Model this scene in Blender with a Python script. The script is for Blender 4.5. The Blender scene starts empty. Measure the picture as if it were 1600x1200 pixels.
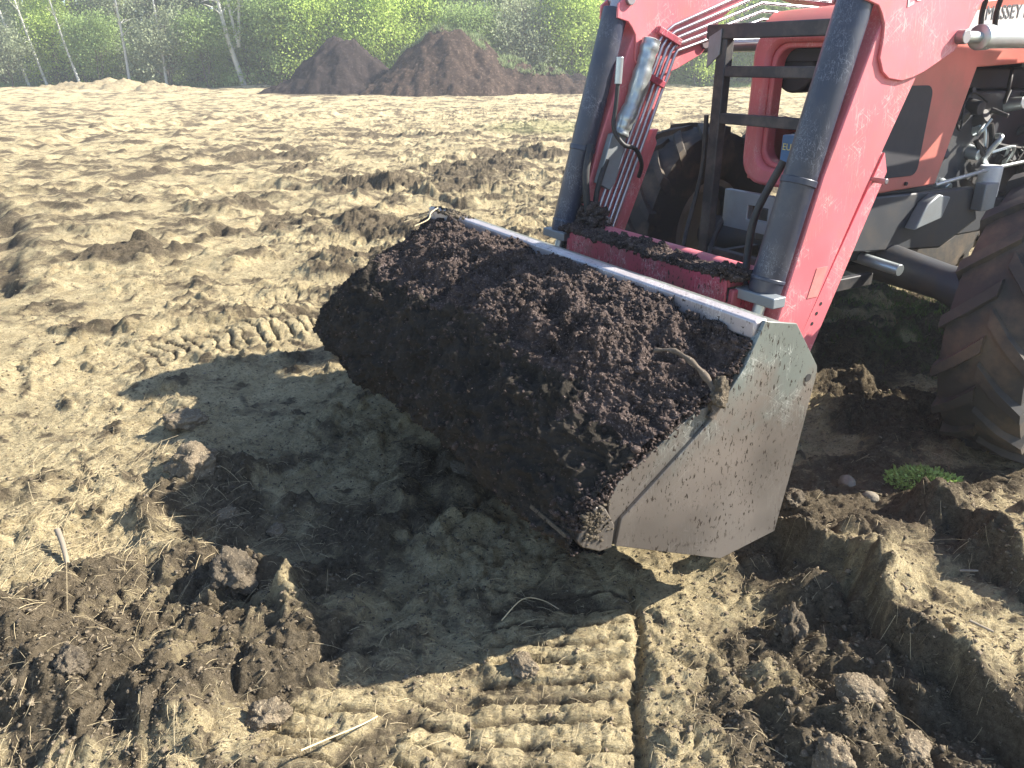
import bpy, math, random
import numpy as np
from mathutils import Vector, Matrix
R = math.radians
SC = bpy.context.scene
COL = SC.collection

# ------------------------------------------------------------------ camera
CAM_H = 1.7
cd = bpy.data.cameras.new("camera")
cam = bpy.data.objects.new("camera", cd); COL.objects.link(cam)
cd.sensor_width = 36.0; cd.lens = 27.0
cd.clip_start = 0.05; cd.clip_end = 600.0
cam.location = (0, 0, CAM_H)
cam.rotation_euler = (R(90) - math.atan2(504, 1200), 0, 0)
SC.camera = cam

# ------------------------------------------------------------------ light
SUN_EL = R(36.9); SUN_AZ = R(84.8)            # azimuth from +Y towards +X
w = bpy.data.worlds.new("World"); SC.world = w; w.use_nodes = True
nt = w.node_tree; nt.nodes.clear()
sky = nt.nodes.new('ShaderNodeTexSky'); sky.sky_type = 'NISHITA'; sky.sun_disc = False
sky.sun_elevation = SUN_EL; sky.sun_rotation = SUN_AZ; sky.dust_density = .4; sky.ozone_density = 3.5; sky.air_density = 1.0
bg = nt.nodes.new('ShaderNodeBackground'); bg.inputs[1].default_value = 0.088
wo = nt.nodes.new('ShaderNodeOutputWorld')
nt.links.new(sky.outputs[0], bg.inputs[0]); nt.links.new(bg.outputs[0], wo.inputs[0])
sd = bpy.data.lights.new("sun", 'SUN'); sd.energy = 5.0; sd.angle = R(0.5); sd.color = (1.0, 0.94, 0.83)
sun = bpy.data.objects.new("sun", sd); COL.objects.link(sun)
tow = Vector((math.sin(SUN_AZ) * math.cos(SUN_EL), math.cos(SUN_AZ) * math.cos(SUN_EL), math.sin(SUN_EL)))
sun.rotation_euler = tow.to_track_quat('Z', 'Y').to_euler(); sun.location = (20, 10, 20)
SC.view_settings.view_transform = 'Standard'; SC.view_settings.look = 'None'
SC.view_settings.gamma = 1.0; SC.view_settings.exposure = 1.62; SC.view_settings.use_curve_mapping = False

rng = np.random.default_rng(7); random.seed(7)

# ------------------------------------------------------------------ noise
def _h(ix, iy, iz, seed):
    n = (ix.astype(np.int64) * 374761393 + iy.astype(np.int64) * 668265263 + iz * 2147483647 + seed * 1274126177) & 0xffffffff
    n = ((n ^ (n >> 13)) * 1274126177) & 0xffffffff
    return (n ^ (n >> 16)) & 0xffff
_ang = np.arange(65536) / 65536.0 * 2 * math.pi
_GX = np.cos(_ang).astype(np.float32); _GY = np.sin(_ang).astype(np.float32)
def pn(x, y, seed=0):
    x0 = np.floor(x); y0 = np.floor(y); fx = (x - x0).astype(np.float32); fy = (y - y0).astype(np.float32)
    ix = x0.astype(np.int64); iy = y0.astype(np.int64)
    u = fx * fx * fx * (fx * (fx * 6 - 15) + 10); v = fy * fy * fy * (fy * (fy * 6 - 15) + 10)
    r = []
    for dx in (0, 1):
        for dy in (0, 1):
            k = _h(ix + dx, iy + dy, 0, seed)
            r.append(_GX[k] * (fx - dx) + _GY[k] * (fy - dy))
    a = r[0] + (r[2] - r[0]) * u; b = r[1] + (r[3] - r[1]) * u
    return (a + (b - a) * v) * 1.45
def fbm(x, y, octv=4, seed=0, gain=.5):
    s = 0; a = 1.; t = 0
    for i in range(octv):
        s = s + a * pn(x, y, seed + i * 17); t += a; a *= gain; x = x * 2.03 + 11.3; y = y * 2.03 + 5.7
    return s / t
def cells(x, y, seed=0):
    """distance to nearest / second feature point"""
    x0 = np.floor(x); y0 = np.floor(y)
    d1 = np.full(x.shape, 9., np.float32); d2 = d1.copy()
    for dx in (-1, 0, 1):
        for dy in (-1, 0, 1):
            cx = x0 + dx; cy = y0 + dy
            k = _h(cx.astype(np.int64), cy.astype(np.int64), 0, seed)
            px = cx + (k & 255) / 255.; py = cy + (k >> 8) / 255.
            d = ((px - x) ** 2 + (py - y) ** 2).astype(np.float32)
            d2 = np.minimum(d2, np.maximum(d1, d)); d1 = np.minimum(d1, d)
    return np.sqrt(d1), np.sqrt(d2)
def ss(a, b, x):
    t = np.clip((x - a) / (b - a), 0, 1); return t * t * (3 - 2 * t)
def polydist(x, y, P):
    """signed distance to polyline (positive = left of direction), arc parameter 0..1"""
    best = np.full(x.shape, 1e9); sg = np.zeros(x.shape); par = np.zeros(x.shape)
    P = np.array(P, float); L = np.r_[0, np.cumsum(np.hypot(*(P[1:] - P[:-1]).T))]
    for i in range(len(P) - 1):
        a = P[i]; d = P[i + 1] - a; l2 = d @ d
        tr = ((x - a[0]) * d[0] + (y - a[1]) * d[1]) / l2; t = np.clip(tr, 0, 1)
        dx = x - a[0] - t * d[0]; dy = y - a[1] - t * d[1]; dd = np.hypot(dx, dy)
        m = dd < best; best = np.where(m, dd, best)
        sg = np.where(m, np.sign(d[0] * dy - d[1] * dx), sg)
        par = np.where(m, (L[i] + t * math.sqrt(l2)) / L[-1], par)
    return best * np.where(sg == 0, 1, sg), par

# ------------------------------------------------------------------ materials
def mat(name):
    m = bpy.data.materials.new(name); m.use_nodes = True
    nt = m.node_tree; b = nt.nodes['Principled BSDF']
    return m, nt, b
def N(nt, t, **k):
    n = nt.nodes.new(t)
    for a, v in k.items():
        if a.startswith('i_'):
            n.inputs[int(a[2:])].default_value = v
        else: setattr(n, a, v)
    return n
def ramp(nt, src, stops):
    r = nt.nodes.new('ShaderNodeValToRGB'); e = r.color_ramp.elements
    while len(e) < len(stops): e.new(.5)
    for i, (p, c) in enumerate(stops):
        e[i].position = p; e[i].color = c if len(c) == 4 else (*c, 1)
    nt.links.new(src, r.inputs[0]); return r.outputs[0]
def noise(nt, scale, detail=4, rough=.55, vec=None, dist=0.):
    n = nt.nodes.new('ShaderNodeTexNoise'); n.inputs['Scale'].default_value = scale
    n.inputs['Detail'].default_value = detail; n.inputs['Roughness'].default_value = rough; n.inputs['Distortion'].default_value = dist
    if vec is not None: nt.links.new(vec, n.inputs['Vector'])
    return n
def mix(nt, f, a, b, bt='MIX'):
    m = nt.nodes.new('ShaderNodeMix'); m.data_type = 'RGBA'; m.blend_type = bt
    for s, i in ((f, 0), (a, 6), (b, 7)):
        if hasattr(s, 'links'): nt.links.new(s, m.inputs[i])
        elif i == 0: m.inputs[0].default_value = s
        else: m.inputs[i].default_value = (*s, 1) if len(s) == 3 else s
    return m.outputs[2]
def coord(nt, out='Object', scale=None):
    t = nt.nodes.new('ShaderNodeTexCoord')
    if scale is None: return t.outputs[out]
    m = nt.nodes.new('ShaderNodeMapping'); m.inputs['Scale'].default_value = scale
    nt.links.new(t.outputs[out], m.inputs[0]); return m.outputs[0]
def bump(nt, b, src, strength, dist):
    bp = nt.nodes.new('ShaderNodeBump'); bp.inputs['Strength'].default_value = strength; bp.inputs['Distance'].default_value = dist
    nt.links.new(src, bp.inputs['Height']); nt.links.new(bp.outputs[0], b.inputs['Normal']); return bp

def metal_mat(name, base, metallic=0., rough=.5, dirt=(.13, .10, .075), dirt_amt=.35, scratch=None, dscale=7., spots=0., low=None):
    """painted or bare metal with blotchy dust, scratches and mud spatter"""
    m, nt, b = mat(name); c = coord(nt)
    n1 = noise(nt, dscale, 8, .65, c)
    f = ramp(nt, n1.outputs[0], [(.46, (0, 0, 0)), (.72, (dirt_amt,) * 3)])
    n2 = noise(nt, 2.2, 3, .5, c)
    basev = mix(nt, ramp(nt, n2.outputs[0], [(.3, (.0,) * 3), (.7, (1,) * 3)]), tuple(v * .74 for v in base), tuple(min(1, v * 1.14) for v in base))
    col = basev
    if scratch is not None:
        n4 = noise(nt, 7, 2, .5, c)
        for q, (ry, st) in enumerate(((8, 2.0), (-52, 1.4), (61, 1.2))):
            mp = nt.nodes.new('ShaderNodeMapping'); mp.inputs['Rotation'].default_value = (0, R(ry), 0); mp.inputs['Location'].default_value = (q * 3.1, 0, q); nt.links.new(c, mp.inputs[0])
            m2 = nt.nodes.new('ShaderNodeMapping'); m2.inputs['Scale'].default_value = (17, 17, st); nt.links.new(mp.outputs[0], m2.inputs[0])
            v = noise(nt, 3.6, 2, .5, m2.outputs[0], .15); wd_ = .010 if q else .014
            s = ramp(nt, v.outputs[0], [(.5 - wd_, (0, 0, 0)), (.5 - wd_ * .4, (1, 1, 1)), (.5 + wd_ * .4, (1, 1, 1)), (.5 + wd_, (0, 0, 0))])
            s = mix(nt, 1., s, ramp(nt, n4.outputs[0], [(.44 + .05 * q, (0, 0, 0)), (.60, (.85, .85, .85))]), 'MULTIPLY')
            col = mix(nt, s, col, scratch)
    col = mix(nt, f, col, dirt)
    if spots > 0:
        n3 = noise(nt, 62, 5, .72, coord(nt, 'Object', (1.3, 1, .62)))
        n5 = noise(nt, 6, 2, .5, c)
        sp = ramp(nt, n3.outputs[0], [(.62 - spots * .06, (0, 0, 0)), (.655 - spots * .06, (1, 1, 1))])
        sp = mix(nt, 1., sp, ramp(nt, n5.outputs[0], [(.38, (0, 0, 0)), (.52, (1, 1, 1))]), 'MULTIPLY')
        col = mix(nt, sp, col, (.035, .024, .017))
    if low is not None:
        sx = nt.nodes.new('ShaderNodeSeparateXYZ'); nt.links.new(c, sx.inputs[0]); ad = nt.nodes.new('ShaderNodeMath'); ad.operation = 'MULTIPLY_ADD'
        nt.links.new(n1.outputs[0], ad.inputs[0]); ad.inputs[1].default_value = -.9; nt.links.new(sx.outputs[2], ad.inputs[2])
        col = mix(nt, ramp(nt, ad.outputs[0], [(low[0], (.85, .85, .85)), (low[1], (0, 0, 0))]), col, mix(nt, ramp(nt, n2.outputs[0], [(.4, (0, 0, 0)), (.6, (1, 1, 1))]), (.13, .105, .088), (.215, .178, .150)))
        if spots > 0: col = mix(nt, sp, col, (.035, .024, .017))
    nt.links.new(col, b.inputs['Base Color'])
    b.inputs['Metallic'].default_value = metallic
    rr = nt.nodes.new('ShaderNodeMapRange'); rr.inputs[3].default_value = max(.05, rough - .12); rr.inputs[4].default_value = min(1, rough + .2)
    nt.links.new(n1.outputs[0], rr.inputs[0]); nt.links.new(rr.outputs[0], b.inputs['Roughness'])
    bump(nt, b, n1.outputs[0], .12, .004)
    return m
M = {}
M['red'] = metal_mat('worn_red_paint', (.68, .175, .20), 0, .42, (.32, .17, .12), .38, (.72, .40, .38), 5)  # real wear, on a pinkish base that carries the veiling haze
M['red2'] = metal_mat('haze_pinked_red_paint', (.66, .19, .15), 0, .45, (.32, .20, .14), .4, None, 4)  # paler base colour has the veil of haze mixed into the paint
M['blk'] = metal_mat('scuffed_black_paint', (.040, .047, .075), .0, .32, (.16, .15, .14), .3, (.15, .16, .20), 6)
M['gry'] = metal_mat('dark_grey_casting', (.075, .08, .09), .3, .5, (.12, .10, .08), .6)
M['frm'] = metal_mat('dusty_black_guard', (.045, .045, .05), .2, .55, (.20, .17, .14), .55)
M['stl'] = metal_mat('worn_bucket_steel', (.19, .21, .19), .35, .42, (.18, .15, .125), .75, (.50, .51, .47), 4.5, spots=.75, low=(-.34, .24))
M['rim'] = metal_mat('bright_worn_steel', (.52, .48, .49), .45, .40, (.30, .22, .19), .45, (.8, .78, .76), 8, spots=.4)
M['pip'] = metal_mat('zinc_plated_pipe', (.55, .52, .55), .9, .26, (.2, .15, .13), .3)
M['slv'] = metal_mat('silver_hose_sleeve', (.50, .54, .53), .75, .33, (.2, .2, .18), .35, None, 16)
M['chr'] = metal_mat('galvanised_cylinder', (.58, .64, .65), .7, .30, (.3, .28, .25), .2)
M['hose'] = metal_mat('black_rubber_hose', (.025, .025, .027), 0, .55, (.12, .1, .08), .5)
M['gal'] = metal_mat('grey_steel_bracket', (.30, .33, .35), .4, .5, (.2, .17, .13), .4)
M['crm'] = metal_mat('carrier_red_paint', (.42, .055, .09), 0, .5, (.13, .08, .06), .55, (.6, .45, .45), 9, spots=.7)
M['tyre'] = metal_mat('muddy_tyre_rubber', (.040, .038, .036), 0, .85, (.125, .095, .066), 1.0, None, 5)
M['rimw'] = metal_mat('muddy_wheel_disc', (.22, .20, .18), .1, .6, (.16, .12, .09), 1.0)
def plain(name, col, rough=.5, metallic=0., **k):
    m, nt, b = mat(name); c = coord(nt); n = noise(nt, 14, 4, .6, c)
    nt.links.new(mix(nt, ramp(nt, n.outputs[0], [(.35, (0, 0, 0)), (.7, (1, 1, 1))]), tuple(v * .8 for v in col), col), b.inputs['Base Color'])
    b.inputs['Roughness'].default_value = rough; b.inputs['Metallic'].default_value = metallic
    return m
M['white'] = plain('white_decal', (.82, .83, .82), .4)
M['letter'] = plain('grey_decal_lettering', (.16, .18, .20), .4)
M['blue'] = plain('blue_plastic', (.10, .22, .42), .4)
M['yel'] = plain('yellow_lettering', (.85, .78, .30), .5)
M['glass'] = plain('tinted_cab_glass', (.03, .04, .04), .05)
M['lamp'] = plain('headlamp_glass', (.5, .52, .52), .12, .5)
M['mesh'] = metal_mat('charcoal_grille_mesh', (.05, .048, .055), .2, .6, (.14, .12, .11), .3)
M['bolt'] = metal_mat('greasy_pin_steel', (.36, .33, .34), .8, .4, (.12, .09, .07), .5)

# soils
def soil_mat(name, dark, mid, light, lt=.62, fine=160., bstr=.8, bdist=.01):
    m, nt, b = mat(name); c = coord(nt)
    a = noise(nt, 9, 6, .7, c); d = noise(nt, fine, 3, .7, c); e = noise(nt, 55, 4, .7, c)
    col = mix(nt, ramp(nt, a.outputs[0], [(.35, (0, 0, 0)), (.68, (1, 1, 1))]), dark, mid)
    col = mix(nt, ramp(nt, d.outputs[0], [(lt, (0, 0, 0)), (lt + .12, (.8, .8, .8))]), col, light)
    nt.links.new(col, b.inputs['Base Color']); b.inputs['Roughness'].default_value = 1.; b.inputs['Specular IOR Level'].default_value = .15
    bump(nt, b, mix(nt, .5, d.outputs[0], e.outputs[0]), bstr, bdist)
    return m
M['peat'] = soil_mat('dark_crumbly_peat', (.040, .030, .026), (.125, .092, .080), (.42, .33, .29), .57, 150., 1., .02)
M['cut'] = soil_mat('shade_toned_peat', (.022, .019, .015), (.052, .043, .034), (.15, .125, .10), .62, 150., 1., .012)  # darker peat: shade of the heap's front put into its colour
M['pile'] = soil_mat('brown_peat_heap', (.030, .020, .016), (.090, .060, .044), (.20, .145, .105), .58, 9., .7, .12)
M['pile2'] = soil_mat('blackish_peat_heap', (.020, .015, .014), (.050, .037, .034), (.11, .085, .075), .6, 9., .7, .12)
M['clod'] = soil_mat('dry_crusted_clod', (.12, .095, .065), (.27, .215, .15), (.50, .42, .29), .56, 120., 1., .02)
M['dclod'] = soil_mat('brown_damp_clod', (.060, .049, .036), (.17, .138, .10), (.38, .31, .22), .58, 120., 1., .02)
M['stone'] = soil_mat('dusty_grey_stone', (.17, .15, .12), (.27, .24, .19), (.42, .37, .28), .62, 90., .4, .004)
M['straw'] = plain('pale_dry_straw', (.62, .50, .30), .8)
M['stick'] = plain('weathered_grey_stick', (.27, .225, .17), .9)
M['root'] = soil_mat('dirty_root_bark', (.06, .05, .04), (.20, .16, .125), (.45, .38, .30), .6, 90., .8, .006)
M['sand'] = soil_mat('pale_sand_heap', (.24, .185, .11), (.44, .36, .22), (.62, .53, .35), .6, 20., .6, .08)

def ground_mat():
    m, nt, b = mat('dry_peat_field'); c = coord(nt)
    at = nt.nodes.new('ShaderNodeAttribute'); at.attribute_name = 'peat'
    sp = nt.nodes.new('ShaderNodeSeparateColor'); nt.links.new(at.outputs['Color'], sp.inputs[0])
    pe, gr, yl = sp.outputs[0], sp.outputs[1], sp.outputs[2]
    n0 = noise(nt, .8, 4, .6, c); n1 = noise(nt, 6, 9, .78, c, .5); n2 = noise(nt, 42, 6, .8, c, .4); n3 = noise(nt, 210, 3, .75, c)
    fib = noise(nt, 55, 5, .75, coord(nt, 'Object', (1., 2.8, 1.)), 1.8); big = noise(nt, 1.3, 9, .72, coord(nt, 'Object', (1., 1.7, 1.)), .4)
    dry = mix(nt, ramp(nt, n1.outputs[0], [(.38, (0, 0, 0)), (.60, (1, 1, 1))]), (.42, .325, .18), (.74, .615, .365))
    dry = mix(nt, ramp(nt, n2.outputs[0], [(.38, (.85, .85, .85)), (.50, (0, 0, 0))]), dry, (.165, .127, .085))
    dry = mix(nt, ramp(nt, fib.outputs[0], [(.54, (0, 0, 0)), (.66, (.85, .85, .85))]), dry, (.72, .64, .46))
    dry = mix(nt, ramp(nt, n3.outputs[0], [(.30, (.7, .7, .7)), (.42, (0, 0, 0))]), dry, (.13, .095, .06))
    dry = mix(nt, ramp(nt, n0.outputs[0], [(.35, (.35, .35, .35)), (.65, (0, 0, 0))]), dry, (.44, .36, .21))
    wet = mix(nt, ramp(nt, n2.outputs[0], [(.36, (0, 0, 0)), (.64, (1, 1, 1))]), (.064, .051, .034), (.225, .18, .122))
    wet = mix(nt, ramp(nt, n3.outputs[0], [(.60, (0, 0, 0)), (.72, (.7, .7, .7))]), wet, (.36, .28, .18))
    ad = nt.nodes.new('ShaderNodeMath'); ad.operation = 'ADD'; nt.links.new(pe, ad.inputs[0])
    mu = nt.nodes.new('ShaderNodeMath'); mu.operation = 'MULTIPLY_ADD'; nt.links.new(n2.outputs[0], mu.inputs[0]); mu.inputs[1].default_value = 1.5; mu.inputs[2].default_value = -.75
    mu2 = nt.nodes.new('ShaderNodeMath'); mu2.operation = 'MULTIPLY_ADD'; nt.links.new(big.outputs[0], mu2.inputs[0]); mu2.inputs[1].default_value = 3.0; mu2.inputs[2].default_value = -1.42
    nt.links.new(mu2.outputs[0], mu.inputs[2])
    nt.links.new(mu.outputs[0], ad.inputs[1])
    sb_ = nt.nodes.new('ShaderNodeMath'); sb_.operation = 'SUBTRACT'; nt.links.new(ad.outputs[0], sb_.inputs[0]); sb_.inputs[1].default_value = .80
    f = ramp(nt, sb_.outputs[0], [(.24, (0, 0, 0)), (.58, (1, 1, 1))])
    col = mix(nt, f, dry, wet)
    gm = nt.nodes.new('ShaderNodeMath'); gm.operation = 'MULTIPLY'; nt.links.new(gr, gm.inputs[0]); nt.links.new(ramp(nt, n2.outputs[0], [(.4, (0, 0, 0)), (.6, (1, 1, 1))]), gm.inputs[1])
    col = mix(nt, gm.outputs[0], col, (.16, .22, .07))
    nt.links.new(col, b.inputs['Base Color']); b.inputs['Roughness'].default_value = 1.; b.inputs['Specular IOR Level'].default_value = .1
    h = mix(nt, .35, mix(nt, .35, n2.outputs[0], n3.outputs[0]), fib.outputs[0])
    bp = bump(nt, b, h, 1., .032)
    b2 = nt.nodes.new('ShaderNodeBump'); b2.inputs['Strength'].default_value = .9; b2.inputs['Distance'].default_value = .09
    nt.links.new(n1.outputs[0], b2.inputs['Height']); nt.links.new(b2.outputs[0], bp.inputs['Normal'])
    return m
M['ground'] = ground_mat()

# ------------------------------------------------------------------ object helpers
def tag(o, label=None, cat=None, group=None, kind=None):
    if label: o['label'] = label
    if cat: o['category'] = cat
    if group: o['group'] = group
    if kind: o['kind'] = kind
    return o
def link(o, parent=None):
    COL.objects.link(o)
    if parent is not None: o.parent = parent
    return o
def empty(name, loc, rz=0., **k):
    o = bpy.data.objects.new(name, None); o.location = loc; o.rotation_euler = (0, 0, rz); o.empty_display_size = .1
    link(o); tag(o, **k); return o
def np_mesh(name, V, F, smooth=False):
    me = bpy.data.meshes.new(name); V = np.asarray(V, np.float32); F = np.asarray(F, np.int32); k = F.shape[1]
    me.vertices.add(len(V)); me.vertices.foreach_set('co', V.ravel())
    me.loops.add(F.size); me.loops.foreach_set('vertex_index', F.ravel())
    me.polygons.add(len(F)); me.polygons.foreach_set('loop_start', np.arange(0, F.size, k, dtype=np.int32))
    me.polygons.foreach_set('loop_total', np.full(len(F), k, np.int32))
    if smooth: me.polygons.foreach_set('use_smooth', np.ones(len(F), bool))
    me.update(calc_edges=True); return me
def np_obj(name, V, F, m, parent=None, smooth=False):
    me = np_mesh(name, V, F, smooth); me.materials.append(m)
    o = bpy.data.objects.new(name, me); link(o, parent); return o

# ------------------------------------------------------------------ ground height
LU = Vector((.857, .515)).normalized()          # tractor's rearward direction in the world
OX, OY = .674, 2.105
def to_local(x, y):
    dx = x - OX; dy = y - OY
    return dx * LU.x + dy * LU.y, dx * LU.y - dy * LU.x      # U (rearward), S (towards near side)
def world(U, S): return OX + LU.x * U + LU.y * S, OY + LU.y * U - LU.x * S
SC1 = [(.50, 2.30), (.73, 2.17), (.83, 2.07), (.967, 1.94), (1.05, 1.76), (1.06, 1.60), (1.10, 1.45), (1.15, 1.33), (1.22, 1.15), (1.5, .7)]
SC2 = [(1.33, 2.34), (1.31, 2.22), (1.31, 2.10), (1.37, 2.0), (1.40, 1.85), (1.45, 1.70), (1.6, 1.4)]
RUTS = [([(-3.99, 9.75), (-3.09, 9.96), (-2.05, 9.65), (-1.23, 9.36), (-0.28, 8.42)], 0.14, 0.07), ([(-1.57, 7.87), (-1.28, 9.75), (-0.82, 12.69), (-0.11, 14.07), (0.69, 12.13)], 0.42, 0.06), ([(-5.73, 11.4), (-4.9, 12.13), (-4.01, 13.12), (-2.35, 12.13)], 0.22, 0.06), ([(-8.52, 13.58), (-8.96, 18.8), (-6.58, 21.9), (-1.98, 25.19)], 0.5, 0.1), ([(-2.94, 6.34), (-2.77, 7.04), (-2.24, 7.71), (-1.33, 8.05)], 0.16, 0.05)]
SC3 = [(.18, 2.25), (.0, 2.02), (-.32, 1.86), (-.63, 1.88)]
LFT = [(-6.2, 9.6), (-5.56, 8.42), (-4.71, 7.39), (-4.1, 6.4), (-3.54, 5.35), (-3.6, 4.6), (-4.3, 3.8)]
def bars(x, y, cx, cy, ang, wid, l0, l1, per, seed, amp, skew=0.):
    """tread-bar imprint of one track running along ang; returns height and mask"""
    ca, sa = math.cos(ang), math.sin(ang); a = (x - cx) * ca + (y - cy) * sa; b = -(x - cx) * sa + (y - cy) * ca
    wob = .5 * fbm(x * 5, y * 5, 3, seed)
    m = ss(wid, wid - .04, np.abs(b)) * ss(l0, l0 + .15, a) * ss(l1, l1 - .15, a)
    ph = (a + skew * np.abs(b)) / per + wob; t = ph - np.floor(ph)
    pr = ss(.0, .10, t) * ss(1., .80, t) * (1 - .25 * (t - .5) ** 2)
    brk = (.35 + .65 * ss(-.45, -.15, pn(x * 5, y * 5, seed + 5))) * (.72 + .28 * ss(-.3, .05, fbm(x * 16, y * 16, 3, seed + 6, .7)))
    return m * amp * (pr * brk - .75), m, m * (1 - pr * brk)
K = 1.7 / 1.5; TZ = .2        # ground lies TZ below the tractor's datum (sunk bucket heel level)
def ground_fields(x, y):
    U, S = to_local(x, y); x = x / K; y = y / K
    far = np.hypot(x, y - 1.)
    wx = x + .12 * fbm(x * 2.2, y * 2.2, 3, 91); wy = y + .12 * fbm(x * 2.2, y * 2.2, 3, 92)
    h = .05 * fbm(x * .35, y * .5, 3, 1) * ss(1., 8., far) + .018 * fbm(x * 1.4, y * 1.8, 3, 2)
    # rough broken ridges over the field
    rg = fbm(wx * .9, wy * 1.5, 4, 5)
    r1 = ss(-.02, .20, fbm(wx * .36 + 3, wy * .66 + 1, 4, 7)) * ss(3.2, 5.5, y)
    r2 = ss(.06, .30, fbm(wx * 1.1 + 8, wy * 1.9, 4, 6)) * ss(2.6, 4.2, y)
    def blob(px, py, rx, ry): return ss(1., .35, ((wx - px) / rx) ** 2 + ((wy - py) / ry) ** 2)
    bnd = np.maximum.reduce([blob(-1.3, 9.9, 1.7, 1.0), blob(-.5, 11.6, 1.1, .9), blob(.3, 13.6, 1.3, .7) , blob(-.1, 7.0, 1.3, .5), blob(-1.0, 5.9, .8, .45), blob(-1.6, 7.3, 1.0, .5), blob(-3.2, 8.4, .9, .35), blob(-4.6, 13., 2., .5), blob(1.4, 16., 1.7, .5), blob(-2.4, 17., 2.5, .5), blob(-3.1, 6.2, .5, .35)])
    bnd = bnd * ss(-.42, .02, fbm(wx * 1.3, wy * 2.2, 4, 14))
    rough = np.maximum(np.maximum(r1 * .75, r2 * .7), bnd)
    fall = ss(55., 20., y)
    msk = .12 + .88 * ss(-.12, .22, fbm(wx * .42 + 7, wy * .85, 3, 18))
    strk = np.clip(1 - np.abs(fbm(wx * .22 + y * .12, wy * 1.15, 4, 19)) * 9, 0, 1) * ss(5.5, 8., y) * ss(-.2, .1, fbm(wx * .5, wy * .9, 3, 20)) * ss(30., 18., y)
    rough = np.maximum(rough, strk * .8)
    for P_, w_, a_ in RUTS:                      # old wheel ruts across the field: torn ridge beside a dark groove
        dr_, pr_ = polydist(wx + .2 * fbm(wx * .8, wy * .8, 3, 22), wy + .2 * fbm(wx * .8, wy * .8, 3, 23), P_); en = ss(0, .12, pr_) * ss(1, .88, pr_)
        rr_k = np.exp(-(dr_ / w_) ** 2) * en; rough = np.maximum(rough, rr_k * .9 * ss(-.35, .1, fbm(wx * 2, wy * 2.5, 3, 24)))
        h = h + a_ * en * (np.exp(-((dr_ - w_) / (w_ * .5)) ** 2) - .9 * np.exp(-(dr_ / (w_ * .6)) ** 2)) * (.5 + np.abs(fbm(wx * 3, wy * 3, 3, 25)) * 2)
    h = h + fall * rough * (.03 + .13 * np.abs(rg) + .08 * np.abs(fbm(wx * 2.6, wy * 3.6, 4, 8, .6)))
    h = h + fall * ss(3., 6., y) * .07 * msk * np.abs(fbm(wx * 1.6, wy * 2.8, 4, 12, .6))
    peat = rough * (.30 + .6 * ss(-.1, .3, fbm(wx * 1.8, wy * 3.0, 4, 9, .6)))
    peat = np.maximum(peat, bnd * (.5 + .35 * ss(-.2, .2, fbm(wx * 3, wy * 4, 3, 13))))
    # mottling of dark patches in the dry crust, close by
    mot = ss(.04, .34, fbm(wx * 2.1, wy * 2.6, 4, 15, .62)); peat = np.maximum(peat, mot * .55 * (.5 + .5 * msk))
    mo2 = ss(.10, .34, fbm(wx * 6.5, wy * 7.5, 3, 16, .6)); peat = np.maximum(peat, mo2 * .5)
    near = ss(6., 4., far)
    # scarps of the plateau on the right
    sx = wx + .05 * fbm(x * 7, y * 7, 4, 93, .65); sy = wy + .05 * fbm(x * 7, y * 7, 4, 94, .65)
    d1, p1 = polydist(sx, sy, SC1); up1 = ss(-.022, .02, d1)             # left side of direction = towards upper right
    d2, p2 = polydist(sx, sy, SC2); up2 = ss(-.03, .025, d2)
    reg1 = ss(3.2, 2.5, y) * ss(-.2, .25, d1 + .25 * (p1 > .97)) 
    lip1 = np.exp(-((d1 - .035) / .035) ** 2) * .018
    side1 = np.where(np.abs(d1) < .5, 1., 1.)
    inr = ss(.52, .66, x) * ss(3.0, 2.3, y)
    h1 = .125 * up1 * inr * ss(1.3, .2, d1) + lip1 * inr
    cutp = np.exp(-((d1 + .05) / .09) ** 2) * inr
    h = h + h1
    in2 = ss(1.20, 1.34, x + (2.0 - y) * .1) * ss(2.38, 2.12, y)
    h = h + in2 * (.095 * up2 * ss(1., .1, d2) + np.exp(-((d2 - .03) / .035) ** 2) * .02)
    peat = np.maximum(peat, inr * np.exp(-((d1 + .10) / .15) ** 2) * .75)
    peat = np.maximum(peat, in2 * np.exp(-((d2 + .03) / .07) ** 2) * .75)
    # dark churned soil lower right
    c = ss(1., .35, ((x - .78) / .42) ** 2 + ((y - 1.45) / .38) ** 2); peat = np.maximum(peat, c * .62)
    # churned dark soil lower left
    e = ((wx + .98) / .62) ** 2 + ((wy - 1.72) / .40) ** 2
    mL = ss(1.15, .62, e) * near
    h = h + mL * (.035 + .05 * np.abs(fbm(x * 5, y * 5, 4, 21)))
    peat = np.maximum(peat, mL * .68)
    # hollow scraped out before the bucket, with loose dark crumbs
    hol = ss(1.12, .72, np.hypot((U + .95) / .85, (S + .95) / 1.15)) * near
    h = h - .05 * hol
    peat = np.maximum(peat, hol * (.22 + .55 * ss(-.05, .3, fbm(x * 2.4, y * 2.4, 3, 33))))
    peat = np.maximum(peat, .85 * ss(.1, .35, U) * ss(4.5, 3.2, U) * ss(.25, -.1, np.abs(S + 1.0) - 1.15) * ss(-.45, .0, fbm(x * 2, y * 2, 3, 35)))  # dark soil under the tractor, its shade deepened in the ground colour
    # rim of pushed clods at the hollow's left edge
    dl, pl = polydist(wx, wy, [(-1.12, 2.62), (-1.3, 2.4), (-1.22, 2.15), (-.95, 2.02), (-.72, 1.98), (-.62, 1.80)])
    rl = np.exp(-(dl / .07) ** 2); h = h + rl * .075 * (.6 + np.abs(fbm(x * 7, y * 7, 3, 41))); peat = np.maximum(peat, rl * .5)
    dm, pm = polydist(wx, wy, [(-1.5, 3.2), (-1.42, 3.0), (-1.3, 2.75)]); h = h + np.exp(-(dm / .09) ** 2) * .05
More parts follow.
